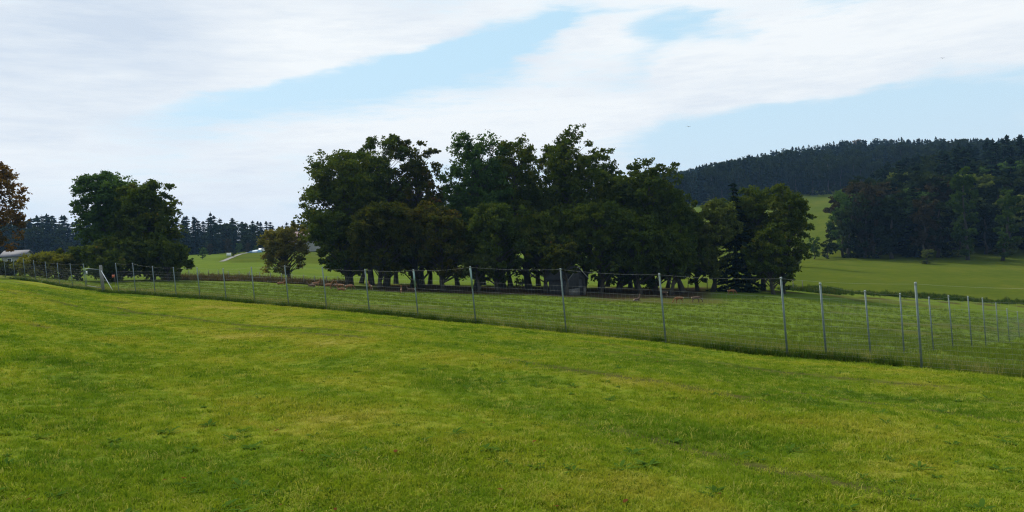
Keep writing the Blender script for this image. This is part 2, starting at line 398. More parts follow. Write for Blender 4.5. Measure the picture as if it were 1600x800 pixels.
m, n, p = mat('ground_surface')
pos = n.new('ShaderNodeNewGeometry').outputs['Position']
A = lambda nm: n.new('ShaderNodeAttribute', attribute_name=nm).outputs['Fac']
lawnc, fine = grass_color(n, pos)
big = n.noise(pos, .07, 4, .6); med = n.noise(n.vm('MULTIPLY', pos, (1, 2.2, 1)), .35, 5, .62); sm = n.noise(pos, 2.2, 4, .6)
f = n.m('ADD', n.m('MULTIPLY', big, .4), n.m('ADD', n.m('MULTIPLY', med, .4), n.m('MULTIPLY', sm, .2)))
past = n.ramp(f, [(.32, (.070, .108, .016)), (.48, (.088, .128, .018)), (.60, (.112, .145, .022)), (.74, (.155, .16, .034))])
hay = n.ramp(f, [(.34, (.050, .072, .009)), (.5, (.068, .090, .010)), (.66, (.105, .108, .016))])  # meadow grass, colour lowered to paint in cloud shadow
c = n.mix(A('hay'), past, hay)
c = n.mix(A('straw'), c, n.mix(sm, (.10, .14, .03), (.27, .24, .08)))
c = n.mix(A('lawn'), c, n.mix(.5, lawnc, (.06, .062, .018)))   # thatch, painted darker to stand for shade between the blades
soil_shadec = n.mix(med, (.030, .020, .013), (.075, .042, .025))  # soil tone, with the shade under the grove painted into it
c = n.mix(n.m('MULTIPLY', A('soil'), n.step(sm, .25, .5)), c, soil_shadec)
c = n.mix(n.m('MULTIPLY', A('rut'), .9), c, n.mix(fine, (.035, .045, .008), (.07, .055, .025)))
n.N.remove(p); p = n.new('ShaderNodeBsdfDiffuse'); n.put(p.inputs['Color'], c); n.L.new(p.outputs[0], n.N['Material Output'].inputs['Surface'])
b = n.new('ShaderNodeBump'); b.inputs['Strength'].default_value = .9; b.inputs['Distance'].default_value = .12
n.put(b.inputs['Height'], n.m('ADD', n.m('MULTIPLY', sm, .7), n.m('MULTIPLY', n.noise(pos, 11, 3), .4)))
n.put(p.inputs['Normal'], b.outputs[0])
gm.materials.append(m)
ground = tag(obj('ground', gm), kind='structure')

# ------------------------------------------------------------------ geometry-node scattering (stuff)
def scatter(name, P, yaw, scale, variant, sources, label=None, tilt=None):
    me = bpy.data.meshes.new(name); me.vertices.add(len(P)); me.vertices.foreach_set('co', np.asarray(P, np.float32).ravel())
    for nm, a, ty in (('yaw', yaw, 'FLOAT'), ('size', scale, 'FLOAT'), ('variant', variant, 'INT')):
        q = me.attributes.new(nm, ty, 'POINT'); q.data.foreach_set('value', np.asarray(a, np.int32 if ty == 'INT' else np.float32))
    me.update()
    o = tag(obj(name, me), kind='stuff')
    g = bpy.data.node_groups.new(name, 'GeometryNodeTree')
    g.interface.new_socket('Geometry', in_out='INPUT', socket_type='NodeSocketGeometry')
    g.interface.new_socket('Geometry', in_out='OUTPUT', socket_type='NodeSocketGeometry')
    N = g.nodes; L = g.links
    gi = N.new('NodeGroupInput'); go = N.new('NodeGroupOutput')
    ci = N.new('GeometryNodeCollectionInfo'); cl = bpy.data.collections.new(name + '_kinds')
    for s_ in sources: cl.objects.link(s_)
    ci.inputs['Collection'].default_value = cl; ci.inputs['Separate Children'].default_value = True; ci.inputs['Reset Children'].default_value = True
    ip = N.new('GeometryNodeInstanceOnPoints'); ip.inputs['Pick Instance'].default_value = True
    def na(nm, ty):
        q = N.new('GeometryNodeInputNamedAttribute'); q.data_type = ty; q.inputs['Name'].default_value = nm; return q.outputs['Attribute']
    cb = N.new('ShaderNodeCombineXYZ'); L.new(na('yaw', 'FLOAT'), cb.inputs[2])
    L.new(gi.outputs[0], ip.inputs['Points']); L.new(ci.outputs[0], ip.inputs['Instance'])
    L.new(na('variant', 'INT'), ip.inputs['Instance Index']); L.new(na('size', 'FLOAT'), ip.inputs['Scale'])
    L.new(cb.outputs[0], ip.inputs['Rotation']); L.new(ip.outputs[0], go.inputs[0])
    md = o.modifiers.new('scatter', 'NODES'); md.node_group = g
    return o
def source(name, me): return bpy.data.objects.new(name, me)     # not linked: only a shape for scattering

def tuft(name, nb, hgt, spread, wid, mat_, r_, lean=.5, seed_heads=0.0):
    V = []; Q = []; T = []; tint = []
    for k_ in range(nb):
        a = r_.random() * 6.283; d = spread * math.sqrt(r_.random()); b0 = np.array([d * math.cos(a), d * math.sin(a), -.01])
        la = r_.random() * 6.283; h = hgt * (.45 + .75 * r_.random()); ln = lean * h * r_.random() ** .7 * 1.3
        dr = np.array([math.cos(la), math.sin(la), 0]); sd_ = np.array([-dr[1], dr[0], 0]) * wid * (.6 + .7 * r_.random()) * .5
        ta = r_.random() * .6 - .3; sd_ = np.array([sd_[0] * math.cos(ta) - sd_[1] * math.sin(ta), sd_[0] * math.sin(ta) + sd_[1] * math.cos(ta), 0])
        p1 = b0 + dr * ln * .35 + np.array([0, 0, h * .6]); p2 = b0 + dr * ln + np.array([0, 0, h * (1 - .25 * ln / h)])
        n0 = len(V); V += [b0 - sd_, b0 + sd_, p1 + sd_ * .8, p1 - sd_ * .8, p2]
        Q.append((n0, n0 + 1, n0 + 2, n0 + 3)); T.append((n0 + 3, n0 + 2, n0 + 4))
        t = r_.random(); tint += [t * .8, t * .8, t, t, t]
        if r_.random() < seed_heads:
            w_ = wid * 1.3; n0 = len(V); q = np.array([0, 0, h * .22])
            V += [p2 - sd_ * 1.2 + q * .2, p2 + q, p2 + sd_ * 1.2 + q * .2, p2 - q * .3]; Q.append((n0, n0 + 1, n0 + 2, n0 + 3)); tint += [1, 1, 1, 1]
    return source(name, mesh_np(name, np.array(V), Q, T, {'tint': tint}, mats=(mat_,)))
def blade_mat(name, place=True, stops=None):
    m, n, p = mat(name)
    t = n.new('ShaderNodeAttribute', attribute_name='tint').outputs['Fac']; oi = n.new('ShaderNodeObjectInfo').outputs['Random']
    if place:
        c, _ = grass_color(n, n.new('ShaderNodeNewGeometry').outputs['Position'])
        c = n.mix(n.step(oi, .80, 1.0), c, (.36, .35, .065))
        c = n.mix(n.step(n.m('ADD', n.m('MULTIPLY', t, .75), n.m('MULTIPLY', oi, .25)), .70, 1.0), c, (.38, .33, .10))
        c = n.mix(n.step(n.m('ADD', n.m('MULTIPLY', t, .4), n.m('MULTIPLY', oi, .6)), .45, .05), c, (.040, .095, .006))
    else:
        c = n.ramp(n.m('ADD', n.m('MULTIPLY', t, .65), n.m('MULTIPLY', oi, .35)), stops)
    n.N.remove(p); p = n.new('ShaderNodeBsdfDiffuse'); n.put(p.inputs['Color'], c)
    tr = n.new('ShaderNodeBsdfTranslucent'); n.put(tr.inputs['Color'], n.mix(1.0, c, (1.2, 1.2, .7), 'MULTIPLY'))
    x = n.new('ShaderNodeMixShader'); x.inputs[0].default_value = .35
    n.L.new(p.outputs[0], x.inputs[1]); n.L.new(tr.outputs[0], x.inputs[2]); n.L.new(x.outputs[0], n.N['Material Output'].inputs['Surface'])
    return m
BLADE = blade_mat('mown_grass')
LONG = blade_mat('long_grass', False, [(0, (.035, .075, .008)), (.55, (.075, .125, .014)), (.8, (.16, .17, .04)), (1, (.30, .25, .10))])
WEED = blade_mat('weeds', False, [(0, (.022, .048, .008)), (.6, (.045, .085, .014)), (.9, (.09, .10, .03)), (1, (.20, .13, .06))])
HEATH = blade_mat('brown_weeds', False, [(0, (.035, .040, .012)), (.5, (.075, .055, .022)), (1, (.13, .085, .035))])

r_ = np.random.default_rng(5)
tufts = [tuft('tuft', 30, h, .085, .0062, BLADE, r_, ln) for h, ln in ((.035, 1.1), (.045, .9), (.045, 1.3), (.032, 1.5), (.055, .9))]
Nn = 150000
q = r_.random(Nn); lo, hi = 3.4 ** .7, 74 ** .7
rr = (lo + q * (hi - lo)) ** (1 / .7); aa = np.radians(r_.uniform(-36, 36, Nn))
x, y = rr * np.sin(aa), rr * np.cos(aa)
bare = rut_mask(x, y)
keep = (fence_s(x, y) < -.1) & (r_.random(Nn) > bare * .85) & (vnoise(x, y, 2.6, 51) * .6 + vnoise(x, y, 7.0, 52) * .4 + r_.random(Nn) * .5 > .44)
x, y, rr = x[keep], y[keep], rr[keep]
sz = r_.uniform(.65, 1.35, len(x)) * (.75 + .5 * vnoise(x, y, .8, 50)) * (1 + np.clip(rr - 12, 0, 50) * .012)
scatter('lawn_grass', np.stack([x, y, ground_z(x, y)], 1), r_.uniform(0, 6.28, len(x)), sz, r_.integers(0, 5, len(x)), tufts)

def rosette(name, nl, L, wd, mat_, r_):
    V = []; Q = []; tint = []
    for k_ in range(nl):
        a = k_ * 2.4 + r_.normal(0, .2); d = np.array([math.cos(a), math.sin(a), 0]); sd_ = np.array([-d[1], d[0], 0]); l = L * r_.uniform(.6, 1.1); up_ = r_.uniform(.25, .8)
        c_ = [d * l * f_ + np.array([0, 0, l * up_ * f_ * (1 - .55 * f_)]) for f_ in (.05, .4, .75, 1.0)]; wv = [wd * .25, wd, wd * .8, .002]; n0 = len(V)
        for p_, w_ in zip(c_, wv): V += [p_ - sd_ * w_, p_ + sd_ * w_]
        Q += [(n0 + 2 * q, n0 + 2 * q + 1, n0 + 2 * q + 3, n0 + 2 * q + 2) for q in range(3)]; tint += [r_.random() * .7] * 8
    return source(name, mesh_np(name, np.array(V), Q, None, {'tint': tint}, mats=(mat_,)))
LWEED = blade_mat('broad_weeds', False, [(0, (.040, .085, .012)), (.7, (.075, .14, .018)), (1, (.13, .17, .03))])
DRYLEAF = blade_mat('fallen_leaves', False, [(0, (.10, .04, .015)), (1, (.24, .10, .03))])
ros = [rosette('rosette', nl, L, wd, LWEED, r_) for nl, L, wd in ((9, .14, .022), (12, .10, .018), (7, .18, .020))]
q = r_.random(420); rr = 3.8 * (26 / 3.8) ** q; aa = np.radians(r_.uniform(-36, 36, 420)); x, y = rr * np.sin(aa), rr * np.cos(aa)
keep = (fence_s(x, y) < -.5) & (vnoise(x, y, .5, 90) > .38); x, y = x[keep], y[keep]
scatter('lawn_weeds', np.stack([x, y, ground_z(x, y)], 1), r_.uniform(0, 6.28, len(x)), r_.uniform(.45, 1.05, len(x)), r_.integers(0, 3, len(x)), ros)
drl = [rosette('dry_leaf', 1, L, wd, DRYLEAF, r_) for L, wd in ((.07, .022), (.09, .03))]
q = r_.random(60); rr = 3.8 * (24 / 3.8) ** q; aa = np.radians(r_.uniform(-36, 36, 60)); x, y = rr * np.sin(aa), rr * np.cos(aa)
keep = fence_s(x, y) < -.5; x, y = x[keep], y[keep]
scatter('fallen_leaves', np.stack([x, y, ground_z(x, y) + .03], 1), r_.uniform(0, 6.28, len(x)), r_.uniform(.4, .75, len(x)), r_.integers(0, 2, len(x)), drl)

longs = [tuft('long_tuft', 24, h, .12, .007, LONG, r_, .6, .25) for h in (.28, .36, .45)]
Nn = 9000
t = r_.uniform(-95, 16, Nn); s = np.abs(r_.normal(0, 1, Nn)) * .55 - .12
wide = r_.random(Nn) < .35; s[wide] = r_.uniform(0, 3.8, wide.sum())
x = FN.x * (s + FD) + .698 * t; y = FN.y * (s + FD) - .716 * t
keep = (y > 5) & (vnoise(t, s, .35, 60) + r_.random(Nn) * .5 > .45); x, y, s = x[keep], y[keep], s[keep]
scatter('long_grass', np.stack([x, y, ground_z(x, y)], 1), r_.uniform(0, 6.28, len(x)), r_.uniform(.4, .95, len(x)) * np.where(s > 1, .85, 1), r_.integers(0, 3, len(x)), longs)

DRY = blade_mat('dry_grass', False, [(0, (.07, .10, .020)), (.45, (.17, .165, .05)), (1, (.36, .30, .13))])
drys = [tuft('dry_tuft', 18, h, .13, .006, DRY, r_, .55, .4) for h in (.20, .28, .36)]
Nn = 6500
t = r_.uniform(-95, 16, Nn); s = .45 + np.abs(r_.normal(0, 1.3, Nn))
x = FN.x * (s + FD) + .698 * t; y = FN.y * (s + FD) - .716 * t
keep = (y > 5) & (vnoise(t, s, .3, 64) + r_.random(Nn) * .4 > .42); x, y = x[keep], y[keep]
scatter('dry_grass', np.stack([x, y, ground_z(x, y)], 1), r_.uniform(0, 6.28, len(x)), r_.uniform(.45, .95, len(x)), r_.integers(0, 3, len(x)), drys)

fweeds = [tuft('weed_tuft', 30, h, .16, .020, WEED, r_, .8) for h in (.22, .32)]
Nn = 5200
t = r_.uniform(-95, 16, Nn); s = r_.normal(.05, .16, Nn)
keep = vnoise(t, t * 0, .45, 61) + vnoise(t, t * 0, 1.7, 62) * .45 > .60
t, s = t[keep], s[keep]; x = FN.x * (s + FD) + .698 * t; y = FN.y * (s + FD) - .716 * t
scatter('fence_weeds', np.stack([x, y, ground_z(x, y)], 1), r_.uniform(0, 6.28, len(x)), r_.uniform(.35, .95, len(x)), r_.integers(0, 2, len(x)), fweeds)

PAST = blade_mat('pasture_grass', False, [(0, (.075, .115, .014)), (.6, (.100, .142, .016)), (.9, (.14, .16, .028)), (1, (.23, .20, .06))])
ptuft = [tuft('pasture_tuft', 18, h, .16, .011, PAST, r_, .7, .1) for h in (.10, .15, .20)]
Nn = 42000
yy = 16 + 78 * r_.random(Nn) ** 1.15; px_ = r_.uniform(-20, 1680, Nn); x = (px_ - 800) / F * yy
keep = (fence_s(x, yy) > .6) & (soil_mask(x, yy) < .4); x, yy = x[keep], yy[keep]
scatter('pasture_grass', np.stack([x, yy, ground_z(x, yy)], 1), r_.uniform(0, 6.28, len(x)), r_.uniform(.6, 1.2, len(x)) * (.7 + .6 * vnoise(x, yy, .3, 70)), r_.integers(0, 3, len(x)), ptuft)

tallw = [tuft('tall_weed_tuft', 40, h, .45, .05, WEED, r_, .5, .12) for h in (.45, .7, .95)]
P = []; stz = []
for _ in range(5200):
    px = r_.uniform(1170, 1720); Y = 113 + (px - 1200) * .012 + r_.normal(0, 1.5)
    x_ = (px - 800) / F * Y
    g_ = float(vnoise(np.array([x_]), np.array([Y]), .16, 77)[0]) * .7 + float(vnoise(np.array([x_]), np.array([Y]), .6, 78)[0]) * .3
    if g_ + r_.normal(0, .12) < .50: continue
    P.append((x_, Y, float(ground_z(x_, Y)))); stz.append(.35 + .9 * max(0, g_ - .35))
scatter('stream_weeds', P, r_.uniform(0, 6.28, len(P)), r_.uniform(.7, 1.3, len(P)) * np.array(stz), r_.integers(0, 3, len(P)), tallw)
brownw = [tuft('brown_weed_tuft', 40, h, .5, .05, HEATH, r_, .5, .1) for h in (.6, .9)]
P = []
for _ in range(1500):
    px = r_.uniform(255, 545); Y = 103 + r_.normal(0, .9)
    x_ = (px - 800) / F * Y; P.append((x_, Y, float(ground_z(x_, Y))))
scatter('brown_weeds', P, r_.uniform(0, 6.28, len(P)), r_.uniform(.4, 1.0, len(P)), r_.integers(0, 2, len(P)), brownw)

# ------------------------------------------------------------------ trees
ORD = ['first', 'second', 'third', 'fourth', 'fifth', 'sixth', 'seventh', 'eighth', 'ninth', 'tenth', 'eleventh', 'twelfth', 'thirteenth', 'fourteenth', 'fifteenth', 'sixteenth', 'seventeenth', 'eighteenth', 'nineteenth', 'twentieth']
def leaves(C, size, r_, n_leaf, rad, flat=.75, sprig=12):
    """leaf faces gathered in sprigs inside clumps: C (k,3) centres, rad (k,) clump radii"""
    k_ = len(C); per = max(1, n_leaf // (k_ * sprig))
    d = r_.normal(size=(k_, sprig, 3)); d /= np.linalg.norm(d, axis=2)[:, :, None]
    d *= np.minimum(r_.random((k_, sprig, 1)) ** .5 * 1.05 + np.abs(r_.normal(0, .28, (k_, sprig, 1))), 1.7) * rad[:, None, None]; d[:, :, 2] *= flat
    sc = (C[:, None] + d).reshape(-1, 3); sr = np.repeat(rad, sprig) * .34
    d2 = r_.normal(size=(len(sc), per, 3)) * sr[:, None, None] * np.array([.85, .85, .55])
    Pt = (sc[:, None] + d2).reshape(-1, 3); ci_ = np.repeat(np.arange(k_), sprig * per)
    si_ = np.repeat(np.arange(k_ * sprig), per)
    n_ = len(Pt)
    nrm = r_.normal(size=(n_, 3)) + np.array([0, 0, .7]); nrm /= np.linalg.norm(nrm, axis=1)[:, None]
    a = np.cross(nrm, r_.normal(size=(n_, 3))); a /= np.linalg.norm(a, axis=1)[:, None]; b = np.cross(nrm, a)
    L = size * r_.uniform(.6, 1.35, (n_, 1)); a *= L * .5; b *= L * .34
    fold = nrm * L * .10
    V = np.stack([Pt - a, Pt - b + fold, Pt + a, Pt + b + fold], 1).reshape(-1, 3)
    return V, np.arange(n_ * 4).reshape(-1, 4), ci_, si_
def broadleaf(r_, H, Rc, base, n_clump, n_leaf, size, lean=(0, 0), wide=1.0, lump=.85, limbs=True, tbias=0, tr=None, topheavy=1.0, pw=2.7):
    """a tree of height H, crown radius Rc: trunk + limbs (MB) and leaf arrays"""
    mb = MB(); tr = tr or .017 * H + .06
    zs = np.linspace(0, .82 * H, 8); wob = np.cumsum(r_.normal(0, .018 * H, (8, 2)), 0); wob[0] = 0
    ax = np.stack([wob[:, 0] + lean[0] * zs / H, wob[:, 1] + lean[1] * zs / H, zs], 1)
    rd = tr * (1 - zs / H) ** .9 + .02; rd[0] *= 1.35; ax[0, 2] = -.3
    mb.tube(ax, rd, 8)
    axis = lambda z: np.stack([np.interp(z, zs, ax[:, 0]), np.interp(z, zs, ax[:, 1])], -1)
    # clump centres fill a domed crown; low-frequency lobes push its outline out and pull bays into it
    d = r_.normal(size=(n_clump, 3)); d[:, 2] += .25; d /= np.linalg.norm(d, axis=1)[:, None]
    sup = (np.hypot(d[:, 0], d[:, 1]) ** pw + np.abs(d[:, 2]) ** pw) ** (-1 / pw)
    lob = np.zeros(n_clump)
    for k_, a_ in ((2.2, .11), (3.7, .13), (6.5, .10)):
        q = r_.normal(size=3); q *= k_ / np.linalg.norm(q); lob += a_ * np.sin(d @ q + r_.random() * 6.28)
    cr = Rc * r_.uniform(.11, .20, n_clump) * lump
    ff = (1 + lob) * sup * r_.random(n_clump) ** .33
    cen = base + (H - base) * (1 - wide * .5); hz = np.where(d[:, 2] > 0, H - cen - .06 * H * .5, cen - base)
    zc = np.clip(cen + ff * d[:, 2] * hz, base * .8, H - cr * .8)
    rr = np.hypot(d[:, 0], d[:, 1]) * ff * (Rc - cr * .6); ang = np.arctan2(d[:, 1], d[:, 0])
    cx = axis(np.minimum(zc, .82 * H))
    C = np.stack([cx[:, 0] + rr * np.cos(ang), cx[:, 1] + rr * np.sin(ang), zc], 1)
    if limbs:
        for c_, rr_ in zip(C, rr):
            za = max(base * .5, c_[2] - rr_ * r_.uniform(.5, .9)); za = min(za, .78 * H)
            a0 = np.array([*axis(za), za]); mid = a0 * .5 + c_ * .5 + np.array([0, 0, .08 * rr_]) + r_.normal(0, .05 * rr_ + .02, 3)
            r0_ = max(.022, (tr * (1 - za / H)) * .42)
            mb.tube(np.array([a0, mid, c_]), [r0_, r0_ * .6, r0_ * .22], 5, False)
    V, Q, ci_, si_ = leaves(C, size, r_, n_leaf, cr)
    tc_ = np.clip(r_.beta(2, 2.4, n_clump) + tbias, 0, 1); ts = r_.random(si_.max() + 1)
    tint = np.clip(.48 * tc_[ci_] + .28 * ts[si_] + .22 * r_.random(len(ci_)), 0, 1)
    return mb, V, Q, np.repeat(tint, 4)
def tree_thing(name, base, label, leafmat, args, group=None, cat='tree'):
    root = empty(name, base, label, cat, group)
    mb, V, Q, t = broadleaf(**args)
    obj('trunk', mb.mesh('trunk', BARK, smooth=True), root)
    c_ = obj('crown', mesh_np('crown', V, Q, None, {'tint': t}, mats=(leafmat,)), root)
    return root
def framed(px, top, Y, half, leaf, label, name='oak_tree', base_px=1.5, n_clump=80, n_leaf=15000, size=.34, seed=0, group='grove trees', **kw):
    """a tree whose crown centre stands in picture column px, its top at height `top`, at distance Y"""
    b = spot(px, Y); mid = at(px, (top + 440) / 2, Y); b = gpt(mid.x, Y, -.05)
    H = at(px, top, Y).z - b.z; rs = np.random.default_rng(1000 + seed)
    args = dict(r_=rs, H=H, Rc=1.10 * half * Y / F, base=base_px, n_clump=int(n_clump * 3.0), n_leaf=int(n_leaf * 1.8), size=size, **kw)
    return tree_thing(name, b, label, LEAF[leaf], args, group)

G = 'trees of the grove in the deer pasture'
grove = [
    # px, top, Y, half width, leaves, label
    (542, 236, 104, 66, 'dark', 'big oak at the left end of the grove, low branches hanging left', dict(seed=1, tbias=.1, base_px=2.2, n_clump=95, n_leaf=19000, wide=.8)),
    (597, 213, 108, 52, 'dark', 'tall thin-topped oak of the grove, second crown from its left end', dict(seed=2, tbias=.12, n_clump=62, n_leaf=10500, lump=.7)),
    (655, 217, 107, 46, 'brown', 'tall oak with turning leaves just left of the gap in the grove skyline', dict(seed=3, n_clump=60, n_leaf=10000, lump=.72, tbias=.05)),
    (590, 318, 97, 52, 'brown', 'low brownish-green oak in front at the left of the grove', dict(seed=4, base_px=2.0, n_clump=60, n_leaf=12000, tbias=.08)),
    (690, 306, 97, 46, 'brown', 'low bushy oak with yellow-brown leaves in front below the skyline gap', dict(seed=5, base_px=2.0, n_clump=60, n_leaf=12000, tbias=.22)),
    (738, 207, 106, 52, 'green', 'dense dark green tree right of the gap in the grove skyline', dict(seed=6, n_clump=85, n_leaf=16000)),
    (822, 209, 107, 52, 'dark', 'broad round oak in the middle of the grove', dict(seed=7, n_clump=85, n_leaf=16000)),
    (903, 197, 106, 50, 'dark', 'tallest oak of the grove, right of the middle', dict(seed=8, n_clump=85, n_leaf=16000, tbias=.04, topheavy=1.25)),
    (962, 250, 104, 44, 'dark', 'oak just right of the tallest oak of the grove', dict(seed=9, n_clump=70, n_leaf=13000)),
    (1022, 249, 105, 46, 'dark', 'oak with two pointed tops right of the brown bare soil', dict(seed=10, n_clump=72, n_leaf=13000)),
    (1066, 282, 103, 38, 'dark', 'lower oak at the right shoulder of the main grove', dict(seed=11, n_clump=60, n_leaf=11000)),
    (1110, 306, 106, 38, 'olive', 'pale olive tree in the dip between grove and right-hand clump', dict(seed=12, n_clump=52, n_leaf=9000)),
    (1190, 290, 108, 42, 'dark', 'dark oak between the spruce and the right end of the grove', dict(seed=13, n_clump=65, n_leaf=12500)),
    (1220, 288, 104, 33, 'dark', 'round leafy tree at the right-hand end of the grove', dict(seed=14, base_px=1.2, n_clump=70, n_leaf=12500)),
    (775, 318, 98, 48, 'dark', 'low dark oak in front, between two fence posts left of the shed', dict(seed=15, n_clump=60, n_leaf=11000)),
    (850, 322, 99, 46, 'dark', 'low dark oak standing behind the shed on its left', dict(seed=16, base_px=2.6, n_clump=60, n_leaf=11000, tbias=.06)),
    (884, 376, 92.3, 29, 'brown', 'small oak with brownish leaves over the shed roof', dict(seed=17, base_px=2.3, n_clump=34, n_leaf=6000, tbias=-.15)),
    (935, 318, 99, 46, 'dark', 'low dark oak with a thick trunk just right of the shed', dict(seed=18, base_px=2.4, n_clump=58, n_leaf=11000)),
    (1000, 330, 99, 44, 'dark', 'low dark oak over the brown bare soil', dict(seed=19, base_px=2.4, n_clump=58, n_leaf=11000)),
    (1166, 300, 110, 34, 'dark', 'low dark tree just right of the spruce', dict(seed=20, base_px=1.8, n_clump=48, n_leaf=9000)),
    (540, 330, 100, 38, 'dark', 'low dark oak under the big oak at the left end', dict(seed=21, base_px=2.0, n_clump=48, n_leaf=9000)),
    (640, 310, 112, 50, 'dark', 'dark oak in the second row below the thin-topped oaks', dict(seed=22, n_clump=60, n_leaf=10000)),
    (655, 268, 113, 24, 'rust', 'slim tree with orange autumn leaves in the skyline gap of the grove', dict(seed=26, base_px=6, n_clump=26, n_leaf=3000, tbias=0)),
    (745, 392, 95, 26, 'olive', 'small thin-leaved tree in front of the grove left of the shed', dict(seed=23, base_px=2.0, n_clump=28, n_leaf=3200, lump=.8)),
    (1045, 345, 98, 36, 'dark', 'low oak at the right edge of the brown bare soil', dict(seed=24, base_px=1.8, n_clump=48, n_leaf=9000)),
    (575, 236, 113, 42, 'dark', 'oak filling the skyline between the two leftmost tall crowns, further back', dict(seed=28, base_px=2.5, n_clump=60, n_leaf=9500)),
    (780, 226, 114, 42, 'dark', 'oak at the back between the dense dark green tree and the broad middle oak', dict(seed=29, base_px=2.5, n_clump=60, n_leaf=10000)),
    (862, 228, 114, 40, 'dark', 'oak at the back just left of the tallest crown', dict(seed=30, base_px=2.5, n_clump=60, n_leaf=10000)),
    (935, 226, 113, 36, 'dark', 'oak at the back forming the right shoulder of the tallest crown', dict(seed=31, base_px=2.5, n_clump=55, n_leaf=9500)),
    (995, 256, 112, 40, 'dark', 'oak at the back left of the two-pointed oak', dict(seed=32, base_px=2.5, n_clump=58, n_leaf=10000)),
    (1088, 335, 109, 34, 'dark', 'low dark oak half behind the pale olive tree', dict(seed=27, base_px=1.6, n_clump=48, n_leaf=9000)),
    (1208, 350, 101, 30, 'dark', 'low spreading oak at the foot of the right end', dict(seed=25, base_px=1.4, n_clump=48, n_leaf=9500)),
]
for px, top, Y, half, lf, lab, kw in grove: framed(px, top, Y, half, lf, lab, group=G, **kw)
# rear trunks seen through the understorey, each a tree of its own
for k_, (px, top, Y, half) in enumerate([(560, 300, 118, 34), (615, 290, 122, 34), (668, 300, 119, 30), (712, 300, 121, 32), (752, 280, 124, 32), (795, 290, 119, 32), (838, 290, 123, 32), (878, 290, 120, 30), (945, 300, 122, 32), (982, 310, 118, 30), (1040, 320, 120, 28)]):
    framed(px, top, Y, half, 'dark', 'dark oak trunk in the back row of the grove, %s from the left' % ORD[k_], seed=40 + k_, base_px=2.3, n_clump=44, n_leaf=6000, size=.42, group='oaks in the back row of the grove')

framed(176, 268, 104, 50, 'green', 'large round pale-topped green tree behind the gate', name='ash_tree', seed=66, base_px=1.0, n_clump=90, n_leaf=19000, group=None, wide=1.0, pw=1.9)
framed(234, 284, 101, 48, 'dark', 'dark oak leaning against the pale green tree on its right side', seed=61, base_px=1.0, n_clump=85, n_leaf=17000, group=None, wide=1.0, pw=2.0)
framed(262, 372, 97, 34, 'dark', 'low dark oak skirt hanging to the grass right of the gate', seed=62, base_px=.6, n_clump=44, n_leaf=9000, group=None)
framed(178, 372, 96, 42, 'dark', 'low dark undergrowth tree right behind the gate', seed=63, base_px=.5, n_clump=48, n_leaf=9000, group=None)
framed(449, 346, 112, 36, 'tawny', 'small crooked tree with brown-olive leaves alone left of the grove', name='apple_tree', seed=64, base_px=1.5, n_clump=46, n_leaf=6500, size=.30, group=None, lean=(.5, 0), tr=.24, tbias=.12)
framed(-58, 236, 86, 60, 'rust', 'autumn tree with rust-brown leaves cut by the left picture edge', seed=65, base_px=1.5, n_clump=80, n_leaf=11000, group=None, lump=.75)

def spruce(r_, H, Rc, size=.55, dens=1.0, base=.03):
    mb = MB(); mb.tube(np.array([(0, 0, -.3), (0, 0, H * .5), (0, 0, H * .97)]), [.016 * H + .04, .009 * H + .02, .02], 6)
    nt = int(H / .75 * dens); P = []; D = []
    for k_ in range(nt):
        t = (k_ + r_.random() * .6) / nt; z = H * (base + (1 - base) * t); L0 = Rc * (1 - t) ** .85 + .12
        nb = int(6 + 6 * (1 - t)); a0 = r_.random() * 6.28
        for b_ in range(nb):
            a = a0 + b_ * 6.283 / nb + r_.normal(0, .15); L = L0 * r_.uniform(.6, 1.12); ns = max(2, int(L / .42 * dens))
            for q in range(ns):
                f_ = (q + .6) / ns; P.append((math.cos(a) * L * f_, math.sin(a) * L * f_, z - L * .38 * f_ + L * .16 * f_ * f_ + r_.normal(0, .06))); D.append((math.cos(a), math.sin(a), -.35 + .3 * r_.normal()))
    P.append((0, 0, H * .985)); D.append((0, 0, 1.)); P = np.array(P); D = np.array(D); n_ = len(P)
    D /= np.linalg.norm(D, axis=1)[:, None]; sd_ = np.cross(D, [0, 0, 1]) + r_.normal(0, .35, (n_, 3)); sd_ /= np.linalg.norm(sd_, axis=1)[:, None] + 1e-6
    L = size * r_.uniform(.7, 1.4, (n_, 1)); a = D * L * .7; b = sd_ * L * .5; dn = np.array([0, 0, -.25]) * L
    V = np.stack([P - a, P - b + dn, P + a, P + b + dn], 1).reshape(-1, 3)
    return mb, V, np.arange(n_ * 4).reshape(-1, 4), np.repeat(np.clip(r_.normal(.45, .2, n_), 0, 1), 4)

# spruce inside the grove
mid = at(1148, 360, 106); b = gpt(mid.x, 106, -.05)
root = empty('spruce_tree', b, 'single dark spruce with a blunt top in the right-hand clump of the grove', 'tree', G)
mb, V, Q, t = spruce(np.random.default_rng(77), at(1145, 281, 106).z - b.z, 3.7, .55, 1.3)
obj('trunk', mb.mesh('trunk', BARK, smooth=True), root); obj('crown', mesh_np('crown', V, Q, None, {'tint': t}, mats=(LEAF['spruce'],)), root)

